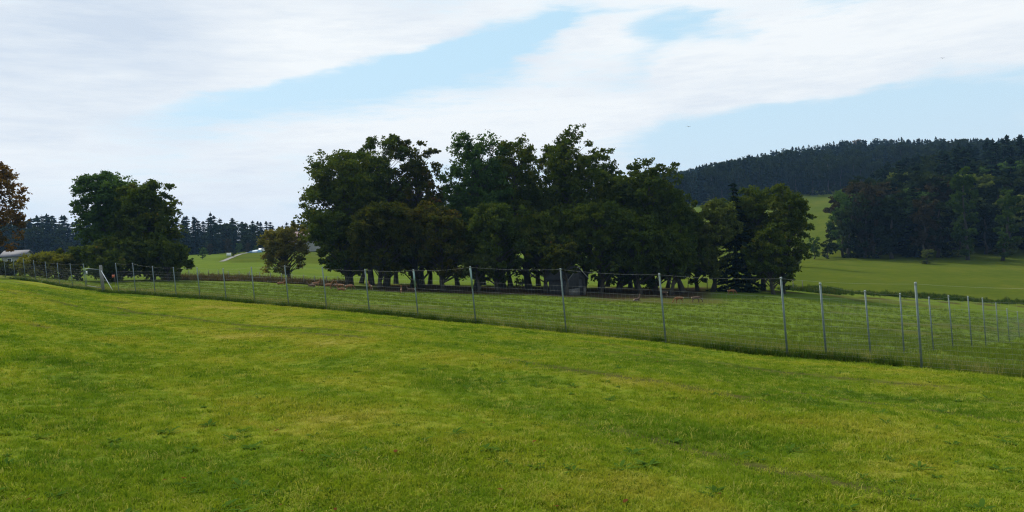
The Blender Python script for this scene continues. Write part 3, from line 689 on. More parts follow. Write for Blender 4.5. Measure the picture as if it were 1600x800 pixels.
# library of far-tree shapes (unit: metres, scaled when placed)
def lib_broad(seed, H, Rc, lf, n_clump=46, n_leaf=3600, size=.85):
    mb, V, Q, t = broadleaf(np.random.default_rng(seed), H, Rc, H * .02, n_clump, n_leaf, size, limbs=False, lump=1.25)
    return mb.mesh('trunk', BARK, smooth=True), mesh_np('crown', V, Q, None, {'tint': t}, mats=(LEAF[lf],))
def lib_spruce(seed, H, Rc, lf='spruce'):
    mb, V, Q, t = spruce(np.random.default_rng(seed), H, Rc, 1.0, .8)
    return mb.mesh('trunk', BARK), mesh_np('crown', V, Q, None, {'tint': t}, mats=(LEAF[lf],))
LB = [lib_broad(200 + k_, 20, rc, 'wood') for k_, rc in enumerate((5.6, 6.4, 5.0, 6.0))]
LS = [lib_spruce(220 + k_, 20, rc) for k_, rc in enumerate((3.6, 4.2, 3.3, 3.9))]
LO = {k_: lib_broad(240 + q, 20, rc, k_) for q, (k_, rc) in enumerate((('lime', 3.2), ('yellow', 4), ('russet', 4.6), ('olive', 4.8), ('green', 5.0), ('rust', 4.6), ('wood', 5.0)))}
def joined(pair, name):          # trunk and crown in one mesh, for trees too small to show parts
    mb = MB(); T_, C_ = pair
    nv = [len(T_.vertices), len(C_.vertices)]
    V = np.zeros((sum(nv), 3), np.float32); a = np.zeros(nv[0] * 3, np.float32); T_.vertices.foreach_get('co', a); V[:nv[0]] = a.reshape(-1, 3)
    a = np.zeros(nv[1] * 3, np.float32); C_.vertices.foreach_get('co', a); V[nv[0]:] = a.reshape(-1, 3)
    Q = [tuple(p.vertices) for p in T_.polygons if len(p.vertices) == 4]; Tr = [tuple(p.vertices) for p in T_.polygons if len(p.vertices) == 3]
    nq = len(Q); Q = np.concatenate([np.array(Q), np.array([tuple(p.vertices) for p in C_.polygons]) + nv[0]])
    t = np.zeros(nv[1], np.float32); C_.attributes['tint'].data.foreach_get('value', t)
    mi = np.concatenate([np.zeros(nq), np.ones(len(Q) - nq), np.zeros(len(Tr))])
    return mesh_np(name, V, Q, np.array(Tr) if Tr else None, {'tint': np.concatenate([np.zeros(nv[0]), t])}, mats=(BARK, C_.materials[0]), mat_q=mi)
JB = [joined(p_, 'broadleaf_tree') for p_ in LB]; JS = [joined(p_, 'spruce_tree') for p_ in LS]
JO = {k_: joined(p_, 'broadleaf_tree') for k_, p_ in LO.items()}
def far_tree(name, base, H, pair, label, group, rz, wx=1.0):
    root = empty(name, base, label, 'tree', group, rz); root.scale = (H / 20 * wx, H / 20 * wx, H / 20)
    obj('trunk', pair[0], root); obj('crown', pair[1], root); return root
def far_mesh(name, base, H, me, label, group, rz, wx=1.0):
    o = obj(name, me, loc=base); o.rotation_euler = (0, 0, rz); o.scale = (H / 20 * wx, H / 20 * wx, H / 20)
    return tag(o, label, 'tree', group)

# --- the wood on the slope at the right
SKY_R = ([1280, 1300, 1330, 1360, 1400, 1430, 1460, 1490, 1530, 1570, 1600, 1700, 1800], [318, 298, 288, 272, 246, 240, 234, 224, 221, 212, 207, 205, 205])
r_ = np.random.default_rng(31)
Y = 206.0; row = 0; nfront = 0
while Y < 355:
    px = (1312 if Y < 240 else 1330 + (Y - 240) * .5) + r_.uniform(0, 15)
    while px < 1740:
        Yt = Y + r_.uniform(-3, 3) + max(0, (1400 - px)) * .08; p_ = spot(px, Yt)
        lim = np.interp(px, *SKY_R) + r_.uniform(0, 9)
        Hm = at(px, lim, Yt).z - p_.z
        con = r_.random() < (.25 if Y < 235 else .72)
        H = min(r_.uniform(17, 23) * (1.12 if con else 1.0) * (.8 if Y < 215 else 1), Hm)
        if H > 7:
            p_.z -= .1; suf = 'in the wood on the right-hand slope'
            if row == 0: suf = 'in the front row of the right-hand wood, %s from the left' % ORD[nfront]; nfront += 1
            if con: far_tree('spruce_tree', p_, H, LS[r_.integers(4)], 'dark spruce ' + suf, 'spruces in the right-hand wood', r_.uniform(0, 6.28), 1.3)
            else:
                kd = r_.choice(['dark', 'dark', 'dark', 'green', 'dark', 'dark', 'dark', 'olive', 'dark', 'russet']) if Y < 260 else 'dark'
                hue = {'dark': 'dark', 'green': 'mid-green', 'olive': 'olive-green', 'russet': 'dull brown'}[kd]
                far_tree('broadleaf_tree', p_, H, LB[r_.integers(4)] if kd == 'dark' else LO[kd], hue + ' broadleaf tree ' + suf, 'broadleaf trees in the right-hand wood', r_.uniform(0, 6.28), r_.uniform(1.0, 1.3) * (1 + .02 * max(0, 16 - H)))
        px += (5.4 if Y < 225 else 6.4) * F / Yt * r_.uniform(.75, 1.25)
    Y += 9.5 if Y < 240 else 13; row += 1
for px, top, Y, kind, wx, lab, nm in [
        (1512, 262, 198, 'lime', .85, 'tall lime-green young tree in front of the right-hand wood', 'birch_tree'),
        (1566, 298, 196, 'lime', 1.05, 'yellow-green tree in front of the right-hand wood near the picture edge', 'broadleaf_tree'),
        (1450, 303, 200, 'russet', .9, 'russet-brown tree in front of the right-hand wood left of the lime-green one', 'broadleaf_tree'),
        (1352, 282, 208, 'russet', .8, 'dull brown tree at the left end of the right-hand wood', 'broadleaf_tree'),
        (1318, 292, 212, 'green', .9, 'round green tree at the left corner of the right-hand wood', 'broadleaf_tree'),
        (1400, 262, 250, 'olive', .85, 'olive tree below the spruce tops of the right-hand wood', 'broadleaf_tree'),
        (1448, 388, 190, 'olive', 1.9, 'low olive bush at the foot of the right-hand wood', 'bush'),
        (1247, 303, 175, 'olive', .55, 'slim pale tree behind the right-hand end of the grove', 'broadleaf_tree'),
        (1272, 368, 205, 'green', 1.1, 'dark rounded bush in the meadow gap, left one of two', 'bush'),
        (1294, 366, 207, 'wood', 1.1, 'dark rounded bush in the meadow gap, touching the wood', 'bush'),
        (1330, 240, 640, 'olive', 1.0, 'pale broadleaf tree sticking out of the far hill forest', 'broadleaf_tree'),
        (1338, 217, 700, 'rust', 1.0, 'orange-tinged tree on the skyline of the far hill', 'broadleaf_tree')]:
    p_ = spot(px, Y); p_.z -= .1
    far_tree(nm, p_, at(px, top, Y).z - p_.z, LO[kind], lab, None, r_.uniform(0, 6.28), wx)['category'] = 'bush' if nm == 'bush' else 'tree'

# --- the forest on the far hill: its nearest trees one by one, the mass behind as one
SKY_F = ([960, 1060, 1080, 1130, 1200, 1250, 1300, 1350, 1400, 1450, 1500, 1540, 1700], [285, 268, 263, 252, 237, 229, 223, 217.5, 215, 216, 217, 217, 220])
fp, fy, fs, fv = [], [], [], []
near = 0; Y = 452.0
while Y < 735:
    px = 985 + r_.uniform(0, 15)
    while px < 1640:
        Yt = Y + r_.uniform(-5, 5); p_ = spot(px, Yt); lim = np.interp(px, *SKY_F) + r_.uniform(-2, 5)
        H = min(r_.uniform(17, 25), at(px, lim, Yt).z - p_.z) if Yt < 690 else r_.uniform(.86, 1.06) * (at(px, lim, Yt).z - p_.z)
        if H > 8 and H < 40:
            con = r_.random() < (.25 if Yt < 540 else .8)
            if Y < 466 and px < 1345 or (Y > 722):
                (far_mesh('spruce_tree', p_, H, JS[r_.integers(4)], 'small dark spruce in the forest on the far hill', 'spruces on the far hill', r_.uniform(0, 6.28), 1.15) if con else
                 far_mesh('broadleaf_tree', p_, H, JB[r_.integers(4)], 'small dark broadleaf tree in the forest on the far hill', 'broadleaf trees on the far hill', r_.uniform(0, 6.28)))
            else:
                fp.append(tuple(p_)); fy.append(r_.uniform(0, 6.28)); fs.append(H / 20); fv.append(int(r_.integers(4)) + (4 if con else 0))
        px += 8.2 * F / Yt * r_.uniform(.7, 1.3)
    Y += 13
srcs = [source('a%d_far_tree' % k_, me) for k_, me in enumerate(JB + JS)]
scatter('hillside_forest', fp, fy, fs, fv, srcs)

# --- the wood behind the fields at the left
SKY_L = ([-120, 0, 40, 70, 100, 130, 270, 290, 300, 320, 332, 345, 380, 430, 470, 520], [342, 342, 337, 335, 339, 343, 345, 338, 340, 345, 333, 343, 344, 346, 347, 349])
for Y, sp_, conp in ((312, 5.0, .35), (326, 4.6, .6), (342, 4.6, .85), (358, 4.4, .97), (380, 4.8, 1)):
    px = -110 + r_.uniform(0, 12)
    while px < 520:
        Yt = Y + r_.uniform(-4, 4); p_ = spot(px, Yt); con = r_.random() < conp
        lim = np.interp(px, *SKY_L) + r_.uniform(-4, 9) + (12 if Y < 325 else 0)
        H = at(px, lim, Yt).z - p_.z
        if Y < 340: H *= r_.uniform(.62, .9)
        p_.z -= .1
        if not (Y < 325 and 395 < px): 
            if con: far_mesh('spruce_tree', p_, H, JS[r_.integers(4)], 'dark blue-green spruce in the wood behind the left-hand fields', 'spruces in the left-hand wood', r_.uniform(0, 6.28), 1.7)
            else: far_mesh('broadleaf_tree', p_, H, JB[r_.integers(4)], 'dark broadleaf tree at the edge of the wood behind the left-hand fields', 'broadleaf trees in the left-hand wood', r_.uniform(0, 6.28), 1.5)
        px += sp_ * F / Yt * r_.uniform(.75, 1.25)
for px, top, Y, kind, wx, lab, nm in [
        (332, 331, 300, 'spruce', .95, 'tall pointed spruce above the left-hand wood, rightmost of three', 'spruce_tree'),
        (305, 337, 305, 'spruce', .95, 'tall pointed spruce above the left-hand wood, middle of three', 'spruce_tree'),
        (291, 337, 303, 'spruce', .95, 'tall pointed spruce above the left-hand wood, leftmost of three', 'spruce_tree'),
        (283, 384, 250, 'rust', 1.1, 'small orange-leaved fruit tree beside the dark oak', 'fruit_tree'),
        (316, 386, 235, 'green', 1.3, 'small dark fruit tree standing in the green field', 'fruit_tree'),
        (328, 380, 285, 'russet', 1.3, 'small brownish fruit tree at the far field edge', 'fruit_tree'),
        (356, 372, 290, 'russet', 1.25, 'russet tree behind the white box at the field edge', 'fruit_tree'),
        (374, 379, 288, 'green', 1.3, 'rounded green tree right of the russet tree', 'fruit_tree'),
        (388, 379, 296, 'russet', 1.2, 'small dull red tree above the blue-covered heap', 'fruit_tree'),
        (399, 383, 300, 'green', 1.3, 'dark green bush behind the blue-covered heap', 'bush'),
        (416, 367, 290, 'rust', 1.0, 'orange-leaved tree showing left of the crooked tree', 'fruit_tree'),
        (366, 391, 252, 'wood', 1.6, 'dark bush beside the white box', 'bush')]:
    p_ = spot(px, Y); p_.z -= .1
    far_tree(nm, p_, at(px, top, Y).z - p_.z, LS[1] if kind == 'spruce' else LO.get(kind, LB[1]), lab, None, r_.uniform(0, 6.28), wx)['category'] = 'bush' if nm == 'bush' else 'tree'

# --- bushes behind the fence at the left
for k_, (px, top, Y, half, lf, lab) in enumerate([
        (14, 408, 100, 26, 'brown', 'brownish bush at the left picture edge behind the fence'),
        (50, 398, 98, 24, 'yellow', 'yellow-green bush in front of the pale roof, behind the fence'),
        (75, 394, 98, 26, 'yellow', 'taller yellow-green bush in the middle of the hedge'),
        (102, 397, 99, 20, 'yellow', 'yellow-green bush at the right end of the hedge'),
        (97, 392, 108, 10, 'russet', 'dark red bush peeping over the hedge'),
        (120, 384, 100, 24, 'dark', 'dark bush between hedge and gate')]):
    framed(px, top, Y, half, lf, lab, name='bush', seed=80 + k_, base_px=.2, n_clump=26, n_leaf=4200, size=.24, group=None, lump=1.1)['category'] = 'bush'

# ------------------------------------------------------------------ deer fence
LEAN = R(3.2)
def post_mesh(h, collar=False, rad=.028):
    mb = MB(); k_ = math.tan(LEAN)
    mb.tube([(0, 0, -.15), (-k_ * h, 0, h)], [rad, rad], 10)
    return mb.mesh('post', STEEL, smooth=False)
def cap_mesh(h, rad=.033):
    mb = MB(); k_ = math.tan(LEAN); mb.tube([(-k_ * (h - .05), 0, h - .05), (-k_ * (h + .006), 0, h + .006)], [rad, rad * .92], 10); return mb.mesh('post_cap', STEELCAP)
def sleeve_mesh(z0, z1, rad=.037):
    mb = MB(); k_ = math.tan(LEAN); mb.tube([(-k_ * z0, 0, z0), (-k_ * z1, 0, z1)], [rad, rad], 10); return mb.mesh('sleeve', STEEL2)
def top_of(p, h): return Vector((p.x - math.tan(LEAN) * h, p.y, p.z + h))
def wire_bay(p, q, h0, h1, parent, step=.16, rows_=(.06, .16, .26, .37, .49, .62, .76, .92, 1.10, 1.29, 1.48, 1.66)):
    mb = MB(); k_ = math.tan(LEAN); L = math.hypot(q.x - p.x, q.y - p.y)
    P = lambda f_, z: np.array([p.x + (q.x - p.x) * f_ - k_ * z, p.y + (q.y - p.y) * f_ - .05, p.z + (q.z - p.z) * f_ + z])
    for z in rows_: mb.tube([P(0, z), P(1, z)], 0.0016, 3, False)
    for c_ in range(1, int(L / step)): f_ = c_ * step / L; mb.tube([P(f_, rows_[0]), P(f_, rows_[-1])], 0.0012, 3, False)
    sag = [P(f_, (h0 - .04) * (1 - f_) + (h1 - .04) * f_ - .05 * math.sin(math.pi * f_)) for f_ in np.linspace(0, 1, 6)]
    mb.tube(sag, .0020, 3, False)
    o = mb.build('wire_mesh', WIRE, parent)
    return o
def run_fence(name, posts, label, mesh_skip=(), group=None):
    """posts: (x, y, height, sleeve)"""
    root = empty(name, gpt(posts[0][0], posts[0][1]), label, 'fence', group); o0 = root.location.copy(); cache = {}
    pts = []
    for (x_, y_, h, sl) in posts:
        key = round(h, 2)
        if key not in cache: cache[key] = (post_mesh(key), cap_mesh(key))
        p_ = gpt(x_, y_, 0); pts.append((p_, key))
        po = obj('post', cache[key][0], root, p_ - o0); po.rotation_euler = (random.uniform(-.01, .01), random.uniform(-.008, .008), 0)
        obj('post_cap', cache[key][1], po)
        if sl: obj('sleeve', sleeve_mesh(h * sl, h * .97), po)
    for k_, ((p_, h), (q_, h2)) in enumerate(zip(pts, pts[1:])):
        if k_ in mesh_skip: continue
        wire_bay(p_ - o0, q_ - o0, h, h2, root)
    return root
def on_fence(px):
    q = px
    for _ in range(6):          # walk along the fence line until the foot of the post stands in column px
        Y = fence_Y(q); X = (2488 - 84.6 * Y) / 86.8
        d = Vector((X, Y, float(ground_z(X, Y)) - EYE)); q += px - (800 + F * d.dot(rt) / d.dot(fw))
    return X, Y
FRONT = [(-112, None), (-70, None), (-35, None), (-12, None), (9.4, 404), (24, 402), (40, 404), (56.5, 407), (74.4, 409), (93.5, 411), (114, 412), (135, 412)]
RIGHT = [(186, 411), (212.5, 411), (243, 416), (276, 417.5), (313, 417.5), (354, 419), (398.6, 417), (451.6, 415), (511, 417), (578, 421), (654, 421), (744, 416), (885, 419), (1041, 427), (1231, 433), (1441, 441), (1720, None)]
def post_list(pts):
    L = []
    for px, top in pts:
        X, Y = on_fence(px); h = 2.05
        if top: h = min(max(at(px - 6, top, Y).z - float(ground_z(X, Y)), 1.85), 2.45)
        L.append((X, Y, h, {654: .64, 744: .62}.get(px, 0)))
    return L
PL = post_list(FRONT); run_fence('deer_fence', PL, 'steel-post deer fence left of the gate with wire mesh')
PR = post_list(RIGHT); run_fence('deer_fence', PR, 'long deer fence of steel posts and wire mesh right of the gate')
SIDE = [(1292, 21.4, 442), (1361, 25, 453.7), (1413.6, 28.3, 458), (1459, 32, 464), (1489.5, 35, 462), (1519, 37.8, 460), (1541, 40.5, 460.6), (1561, 46, 473.5), (1577.5, 52, 482), (1593, 60, 487), (1606, 67, 491), (1617, 74, 494)]
side = []
for px, Y, top in SIDE:
    p_ = spot(px, Y); side.append((p_.x, p_.y, min(max(at(px - 8, top, Y).z - p_.z, 1.75), 2.5), 0))
run_fence('deer_fence', side, 'side fence of steel posts running from the front fence down the right-hand pasture')

# gate in the fence
gx0, gy0 = on_fence(135); gx1, gy1 = on_fence(162)
gp = gpt(gx1, gy1); g0 = gpt(gx0, gy0)
root = empty('pasture_gate', gp, 'wire gate with a thick weathered post and white diagonal strut in the fence', 'gate'); O = gp
dirx = (g0 - gp); dirx.z = 0; W_ = dirx.length; du = dirx.normalized()
k_ = math.tan(R(3))
mb = MB(); mb.tube([(0, 0, -.2), (-k_ * 1.05, 0, 1.05), (-k_ * 2.15, 0, 2.15)], [.115, .11, .10], 12); mb.build('gate_post', POSTWOOD, root)
mb = MB(); mb.tube([(-.03, -.13, 1.72), (.93, -.3, .03)], [.028, .028], 8); mb.build('strut', WHITEP, root)
for sx in (-1, 1):
    mb = MB(); mb.tube([(.06 * sx, .1, .95), (.42 * sx, .5, .62)], [.022, .022], 6); mb.build('brace', POSTWOOD, root)
mb = MB(); P = lambda f_, z: np.array([du.x * W_ * f_ - k_ * z, du.y * W_ * f_, (g0.z - gp.z) * f_ + z])
fr = MB()
for z in (.35, 1.78): fr.tube([P(.10, z), P(.93, z)], .024, 8)
for f_ in (.10, .93): fr.tube([P(f_, .35), P(f_, 1.78)], .024, 8)
lf_ = fr.build('gate_frame', STEEL, root)
wm = MB()
for z in np.linspace(.5, 1.65, 8): wm.tube([P(.1, z), P(.93, z)], .0022, 3, False)
for f_ in np.linspace(.15, .88, 12): wm.tube([P(f_, .35), P(f_, 1.78)], .0018, 3, False)
obj('wire_mesh', wm.mesh('wire_mesh', WIRE), lf_)
mb = MB(); mb.box(P(.84, 1.45) + np.array([0, -.05, 0]), (.09, .06, .26)); obj('latch_box', mb.mesh('latch_box', WHITEP), lf_)

# orange marker on a thin stake behind the fence
p_ = spot(181, 66)
root = empty('marker_stake', p_, 'thin stake with a small orange flag behind the fence right of the gate', 'marker')
mb = MB(); mb.tube([(0, 0, -.1), (-.03, 0, 1.35)], [.016, .014], 6); mb.build('stake', POSTWOOD, root)
mb = MB(); mb.box((-.13, 0, 1.22), (.22, .03, .2)); mb.box((-.20, .012, 1.13), (.09, .025, .12)); mb.build('flag', ORANGE, root)

# old fences beyond the pasture
def old_fence(pts, label, h=1.25, wires=(.5, .85, 1.15), braces=False):
    root = empty('pasture_fence', gpt(*pts[0]), label, 'fence'); o0 = root.location.copy(); pm = None; P = []
    mb = MB(); mb.tube([(0, 0, -.2), (0, 0, h)], [.055, .05], 7); pm = mb.mesh('post', POSTWOOD)
    for x_, y_ in pts:
        p_ = gpt(x_, y_) - o0; o = obj('post', pm, root, p_); o.rotation_euler = (random.uniform(-.05, .05), random.uniform(-.07, .07), 0); P.append(p_)
    for z in wires:
        wb = MB(); wb.tube([tuple(p_ + Vector((0, -.06, z))) for p_ in P], .004, 3, False); wb.build('wire', WIRE, root)
    return root
old_fence([((px - 800) / F * 104, 104 + 2 * math.sin(px * .01)) for px in range(258, 560, 17)], 'old low wire fence with thin wooden posts left of the grove')
old_fence([((px - 800) / F * 113, 113.0) for px in range(1058, 1262, 15)], 'old wire fence with thin posts behind the right-hand clump of the grove', 1.5)
p_ = gpt(*( (1163 - 800) / F * 111, 111.0))
root = empty('fence_brace', p_, 'pale A-shaped brace standing at the old fence near the right-hand clump', 'brace')
for sx in (-1, 1):
    mb = MB(); mb.tube([(.72 * sx, 0, -.1), (.02 * sx, .03 * sx, 1.25)], [.045, .04], 7); mb.build('leg', POSTWOOD, root)

# ------------------------------------------------------------------ shed under the trees
sp_ = gpt((884 - 800) / F * 95 , 95.2, -.05)
shed = empty('shed', sp_, 'weathered grey plank shed with a pale plinth under the oaks', 'shed', rz=R(38))
GW, GL, EH, PH = 2.7, 3.4, 2.15, 3.35      # gable width (x), length (y), eaves, ridge
mb = MB()
nb = 19
def gtop(x_): return EH + (PH - EH) * (1 - abs(x_) / (GW / 2))
for k_ in range(nb):           # boards of the gable, each standing a little proud or back
    x0 = -GW / 2 + GW * k_ / nb; x1 = x0 + GW / nb - .014; yo = random.uniform(0, .02)
    if .35 < (x0 + x1) / 2 < 1.05: zb = 1.95
    else: zb = .86
    for yy_ in (-GL / 2,):
        y0 = yy_ - .03 - yo; y1 = yy_
        V = [(x0, y0, zb), (x1, y0, zb), (x1, y1, zb), (x0, y1, zb), (x0, y0, gtop(x0)), (x1, y0, gtop(x1)), (x1, y1, gtop(x1)), (x0, y1, gtop(x0))]
        mb.add(V, [(0, 3, 2, 1), (4, 5, 6, 7), (0, 1, 5, 4), (1, 2, 6, 5), (2, 3, 7, 6), (3, 0, 4, 7)])
g_ = mb.build('gable_boards', PLANK, shed); tag(g_, kind='stuff')
mb = MB()
for sx in (-1, 1):
    for k_ in range(24):
        y0 = -GL / 2 + GL * k_ / 24; yo = random.uniform(0, .02)
        mb.box((sx * (GW / 2 + .015 + yo / 2), y0 + GL / 48, EH / 2), (.03 + yo, GL / 24 - .014, EH))
g_ = mb.build('side_boards', PLANK, shed); tag(g_, kind='stuff')
mb = MB(); mb.box((-.5, -GL / 2 - .06, .42), (1.7, .16, .86)); mb.box((1.2, -GL / 2 - .06, .42), (.3, .16, .86)); mb.build('plinth', STONE, shed)
mb = MB(); mb.box((0, GL / 2, EH / 2), (GW, .05, EH)); mb.build('back_wall', PLANK, shed)
mb = MB(); mb.box((.7, -GL / 2 + .06, 1.0), (.68, .04, 1.9)); mb.build('door', DARKROOF, shed)
for sx in (-1, 1):
    e = .3; sl = (PH - EH) / (GW / 2); x1 = sx * (GW / 2 + e); z1 = EH - e * sl
    V = []
    for y_ in (-GL / 2 - .35, GL / 2 + .35):
        V += [(sx * .004, y_, PH + .02), (x1, y_, z1 + .02), (x1, y_, z1 + .09), (sx * .004, y_, PH + .10)]
    mb = MB(); mb.add(V, [(0, 1, 2, 3), (7, 6, 5, 4), (0, 4, 5, 1), (1, 5, 6, 2), (2, 6, 7, 3), (3, 7, 4, 0)]); rf = mb.build('roof_slope', DARKROOF, shed)
    mb = MB(); q = .012
    V = []
    for y_ in (-GL / 2 - .41, -GL / 2 - .355):
        V += [(sx * .02, y_, PH - .02), (x1, y_, z1 - .04), (x1, y_, z1 + .10), (sx * .02, y_, PH + .12)]
    mb.add(V, [(0, 1, 2, 3), (7, 6, 5, 4), (0, 4, 5, 1), (1, 5, 6, 2), (2, 6, 7, 3), (3, 7, 4, 0)]); mb.build('barge_board', POSTWOOD, shed)

# ------------------------------------------------------------------ farm buildings and things far off
def house(px, Y, rz, L, Wd, eh, ph, label, roofm, wallm):
    p_ = spot(px, Y); p_.z -= .2
    root = empty('farmhouse', p_, label, 'house', rz=rz)
    V = [(-L / 2, -Wd / 2, 0), (L / 2, -Wd / 2, 0), (L / 2, Wd / 2, 0), (-L / 2, Wd / 2, 0), (-L / 2, -Wd / 2, eh), (L / 2, -Wd / 2, eh), (L / 2, Wd / 2, eh), (-L / 2, Wd / 2, eh), (-L / 2, 0, ph), (L / 2, 0, ph)]
    mb = MB(); mb.add(V, [(0, 1, 5, 4), (2, 3, 7, 6), (3, 0, 4, 7), (1, 2, 6, 5)], [(4, 8, 7), (5, 6, 9)]); mb.build('wall', wallm, root)
    for sy in (-1, 1):
        e = .5; sl = (ph - eh) / (Wd / 2); y1 = sy * (Wd / 2 + e); z1 = eh - e * sl; V = []
        for x_ in (-L / 2 - .4, L / 2 + .4): V += [(x_, sy * .005, ph + .03), (x_, y1, z1 + .03), (x_, y1, z1 + .2), (x_, sy * .005, ph + .22)]
        mb = MB(); mb.add(V, [(0, 1, 2, 3), (7, 6, 5, 4), (0, 4, 5, 1), (1, 5, 6, 2), (2, 6, 7, 3), (3, 7, 4, 0)]); mb.build('roof', roofm, root)
    for x_ in np.arange(-L / 2 + 1.6, L / 2 - 1, 2.4):
        mb = MB(); mb.box((x_, -Wd / 2 - .02, eh * .55), (.95, .08, 1.15)); wn = mb.build('window', WHITEP, root)
        mb = MB(); mb.box((x_, -Wd / 2 - .065, eh * .55), (.8, .02, 1.0)); mb.build('pane', GLASS, wn)
    return root
house(28, 178, R(8), 4.6, 4.4, 2.4, 3.4, 'low building with a pale grey roof behind the yellow-green hedge', ROOFGREY, PLASTER)
house(472, 318, R(-6), 12, 9, 4.2, 7.8, 'farmhouse with a mauve roof half hidden behind the crooked tree', ROOFRED, PLASTER)

# gravel farm track
ctr = [(346, 208), (352, 218), (358, 232), (364, 246), (370, 262), (377, 280), (386, 292), (400, 300)]
V = []; 
for px, Y in ctr:
    c_ = spot(px, Y)
    for sx in (-.7, .7): x_ = c_.x + sx; V.append((x_, Y, float(ground_z(x_, Y)) + .07))
Q = [(2 * a, 2 * a + 1, 2 * a + 3, 2 * a + 2) for a in range(len(ctr) - 1)]
tag(obj('farm_track', mesh_np('farm_track', V, Q, mats=(GRAVEL,))), kind='structure')

# heap under a blue sheet
p_ = spot(396, 296)
root = empty('covered_heap', p_, 'long low heap under a light blue sheet at the field edge', 'heap')
nx, ny = 15, 7; V = []
for a in range(nx):
    for b_ in range(ny):
        u = a / (nx - 1); v = b_ / (ny - 1) * 2 - 1; hh = 1.0 * (math.sin(math.pi * min(.5, u * .62)) if u < .8 else 1) ** .8 * (1 if u < .97 else .0)
        V.append((-2.5 + 5.2 * u, v * 2.0, max(-.1, hh * (1 - abs(v) ** 2.6) + random.uniform(-.04, .04))))
Q = [(a * ny + b_, (a + 1) * ny + b_, (a + 1) * ny + b_ + 1, a * ny + b_ + 1) for a in range(nx - 1) for b_ in range(ny - 1)]
obj('sheet', mesh_np('sheet', V, Q, smooth=True, mats=(BLUE,)), root)
tyre_v = MB()
for a in range(9):
    th_ = [((-1.8 + a * .5) + .22 * math.cos(q), -1.75 + .04 * a % .1 + .22 * math.sin(q), .32) for q in np.linspace(0, 6.283, 9)]
    tyre_v.tube(th_, .07, 5, False)
tag(tyre_v.build('weight_tyres', RUBBER, root), kind='stuff')

# white box at the track
p_ = spot(357.8, 250)
root = empty('white_box', p_, 'small white box on legs beside the gravel track and a dark bush', 'box')
mb = MB(); mb.box((0, 0, .72), (1.12, 1.0, 1.05)); mb.build('body', WHITEP, root)
mb = MB(); mb.box((0, 0, 1.275), (1.22, 1.1, .06)); mb.build('lid', PLASTER, root)
for sx in (-1, 1):
    for sy in (-1, 1):
        mb = MB(); mb.box((sx * .48, sy * .42, .095), (.09, .09, .2)); mb.build('leg', POSTWOOD, root)

def car(px, Y, rz, label):
    p_ = spot(px, Y)
    root = empty('parked_car', p_, label, 'car', 'white cars at the farm', rz)
    prof = [(-2.05, .35), (-2.1, .75), (-1.95, .95), (-1.55, 1.0), (-1.2, 1.42), (.35, 1.45), (1.0, .98), (1.9, .85), (2.08, .6), (2.05, .35)]
    def loft(wf):
        V = [(x_, -wf(z), z) for x_, z in prof] + [(x_, wf(z), z) for x_, z in prof]; n_ = len(prof)
        Q = [(a, (a + 1) % n_, n_ + (a + 1) % n_, n_ + a) for a in range(n_)]
        T = [(0, a + 1, a) for a in range(1, n_ - 1)] + [(n_, n_ + a, n_ + a + 1) for a in range(1, n_ - 1)]
        return V, Q, T
    mb = MB(); mb.add(*loft(lambda z: .85 if z < 1.1 else .66)); mb.build('body', WHITEP, root)
    for sy in (-1, 1):
        V = [(-1.25, sy * .80, 1.06), (.72, sy * .80, 1.06), (.30, sy * .69, 1.38), (-1.12, sy * .69, 1.38)]
        V2 = [(x_, y_ + sy * .02, z) for x_, y_, z in V]
        mb = MB(); mb.add(V + V2, [(0, 1, 2, 3), (7, 6, 5, 4), (0, 4, 5, 1), (1, 5, 6, 2), (2, 6, 7, 3), (3, 7, 4, 0)]); mb.build('window', GLASS, root)
        for x_ in (-1.3, 1.3):
            mb = MB(); mb.tube([(x_, sy * .70, .32), (x_, sy * .90, .32)], [.32, .32], 12); wh = mb.build('wheel', RUBBER, root)
            mb = MB(); mb.tube([(x_, sy * .885, .32), (x_, sy * .915, .32)], [.18, .18], 10); mb.build('rim', STEEL, wh)
    return root
car(410, 302, R(70), 'small white car seen end on, right of the blue heap')
car(420, 304, R(5), 'white car seen side on, next to the crooked tree')

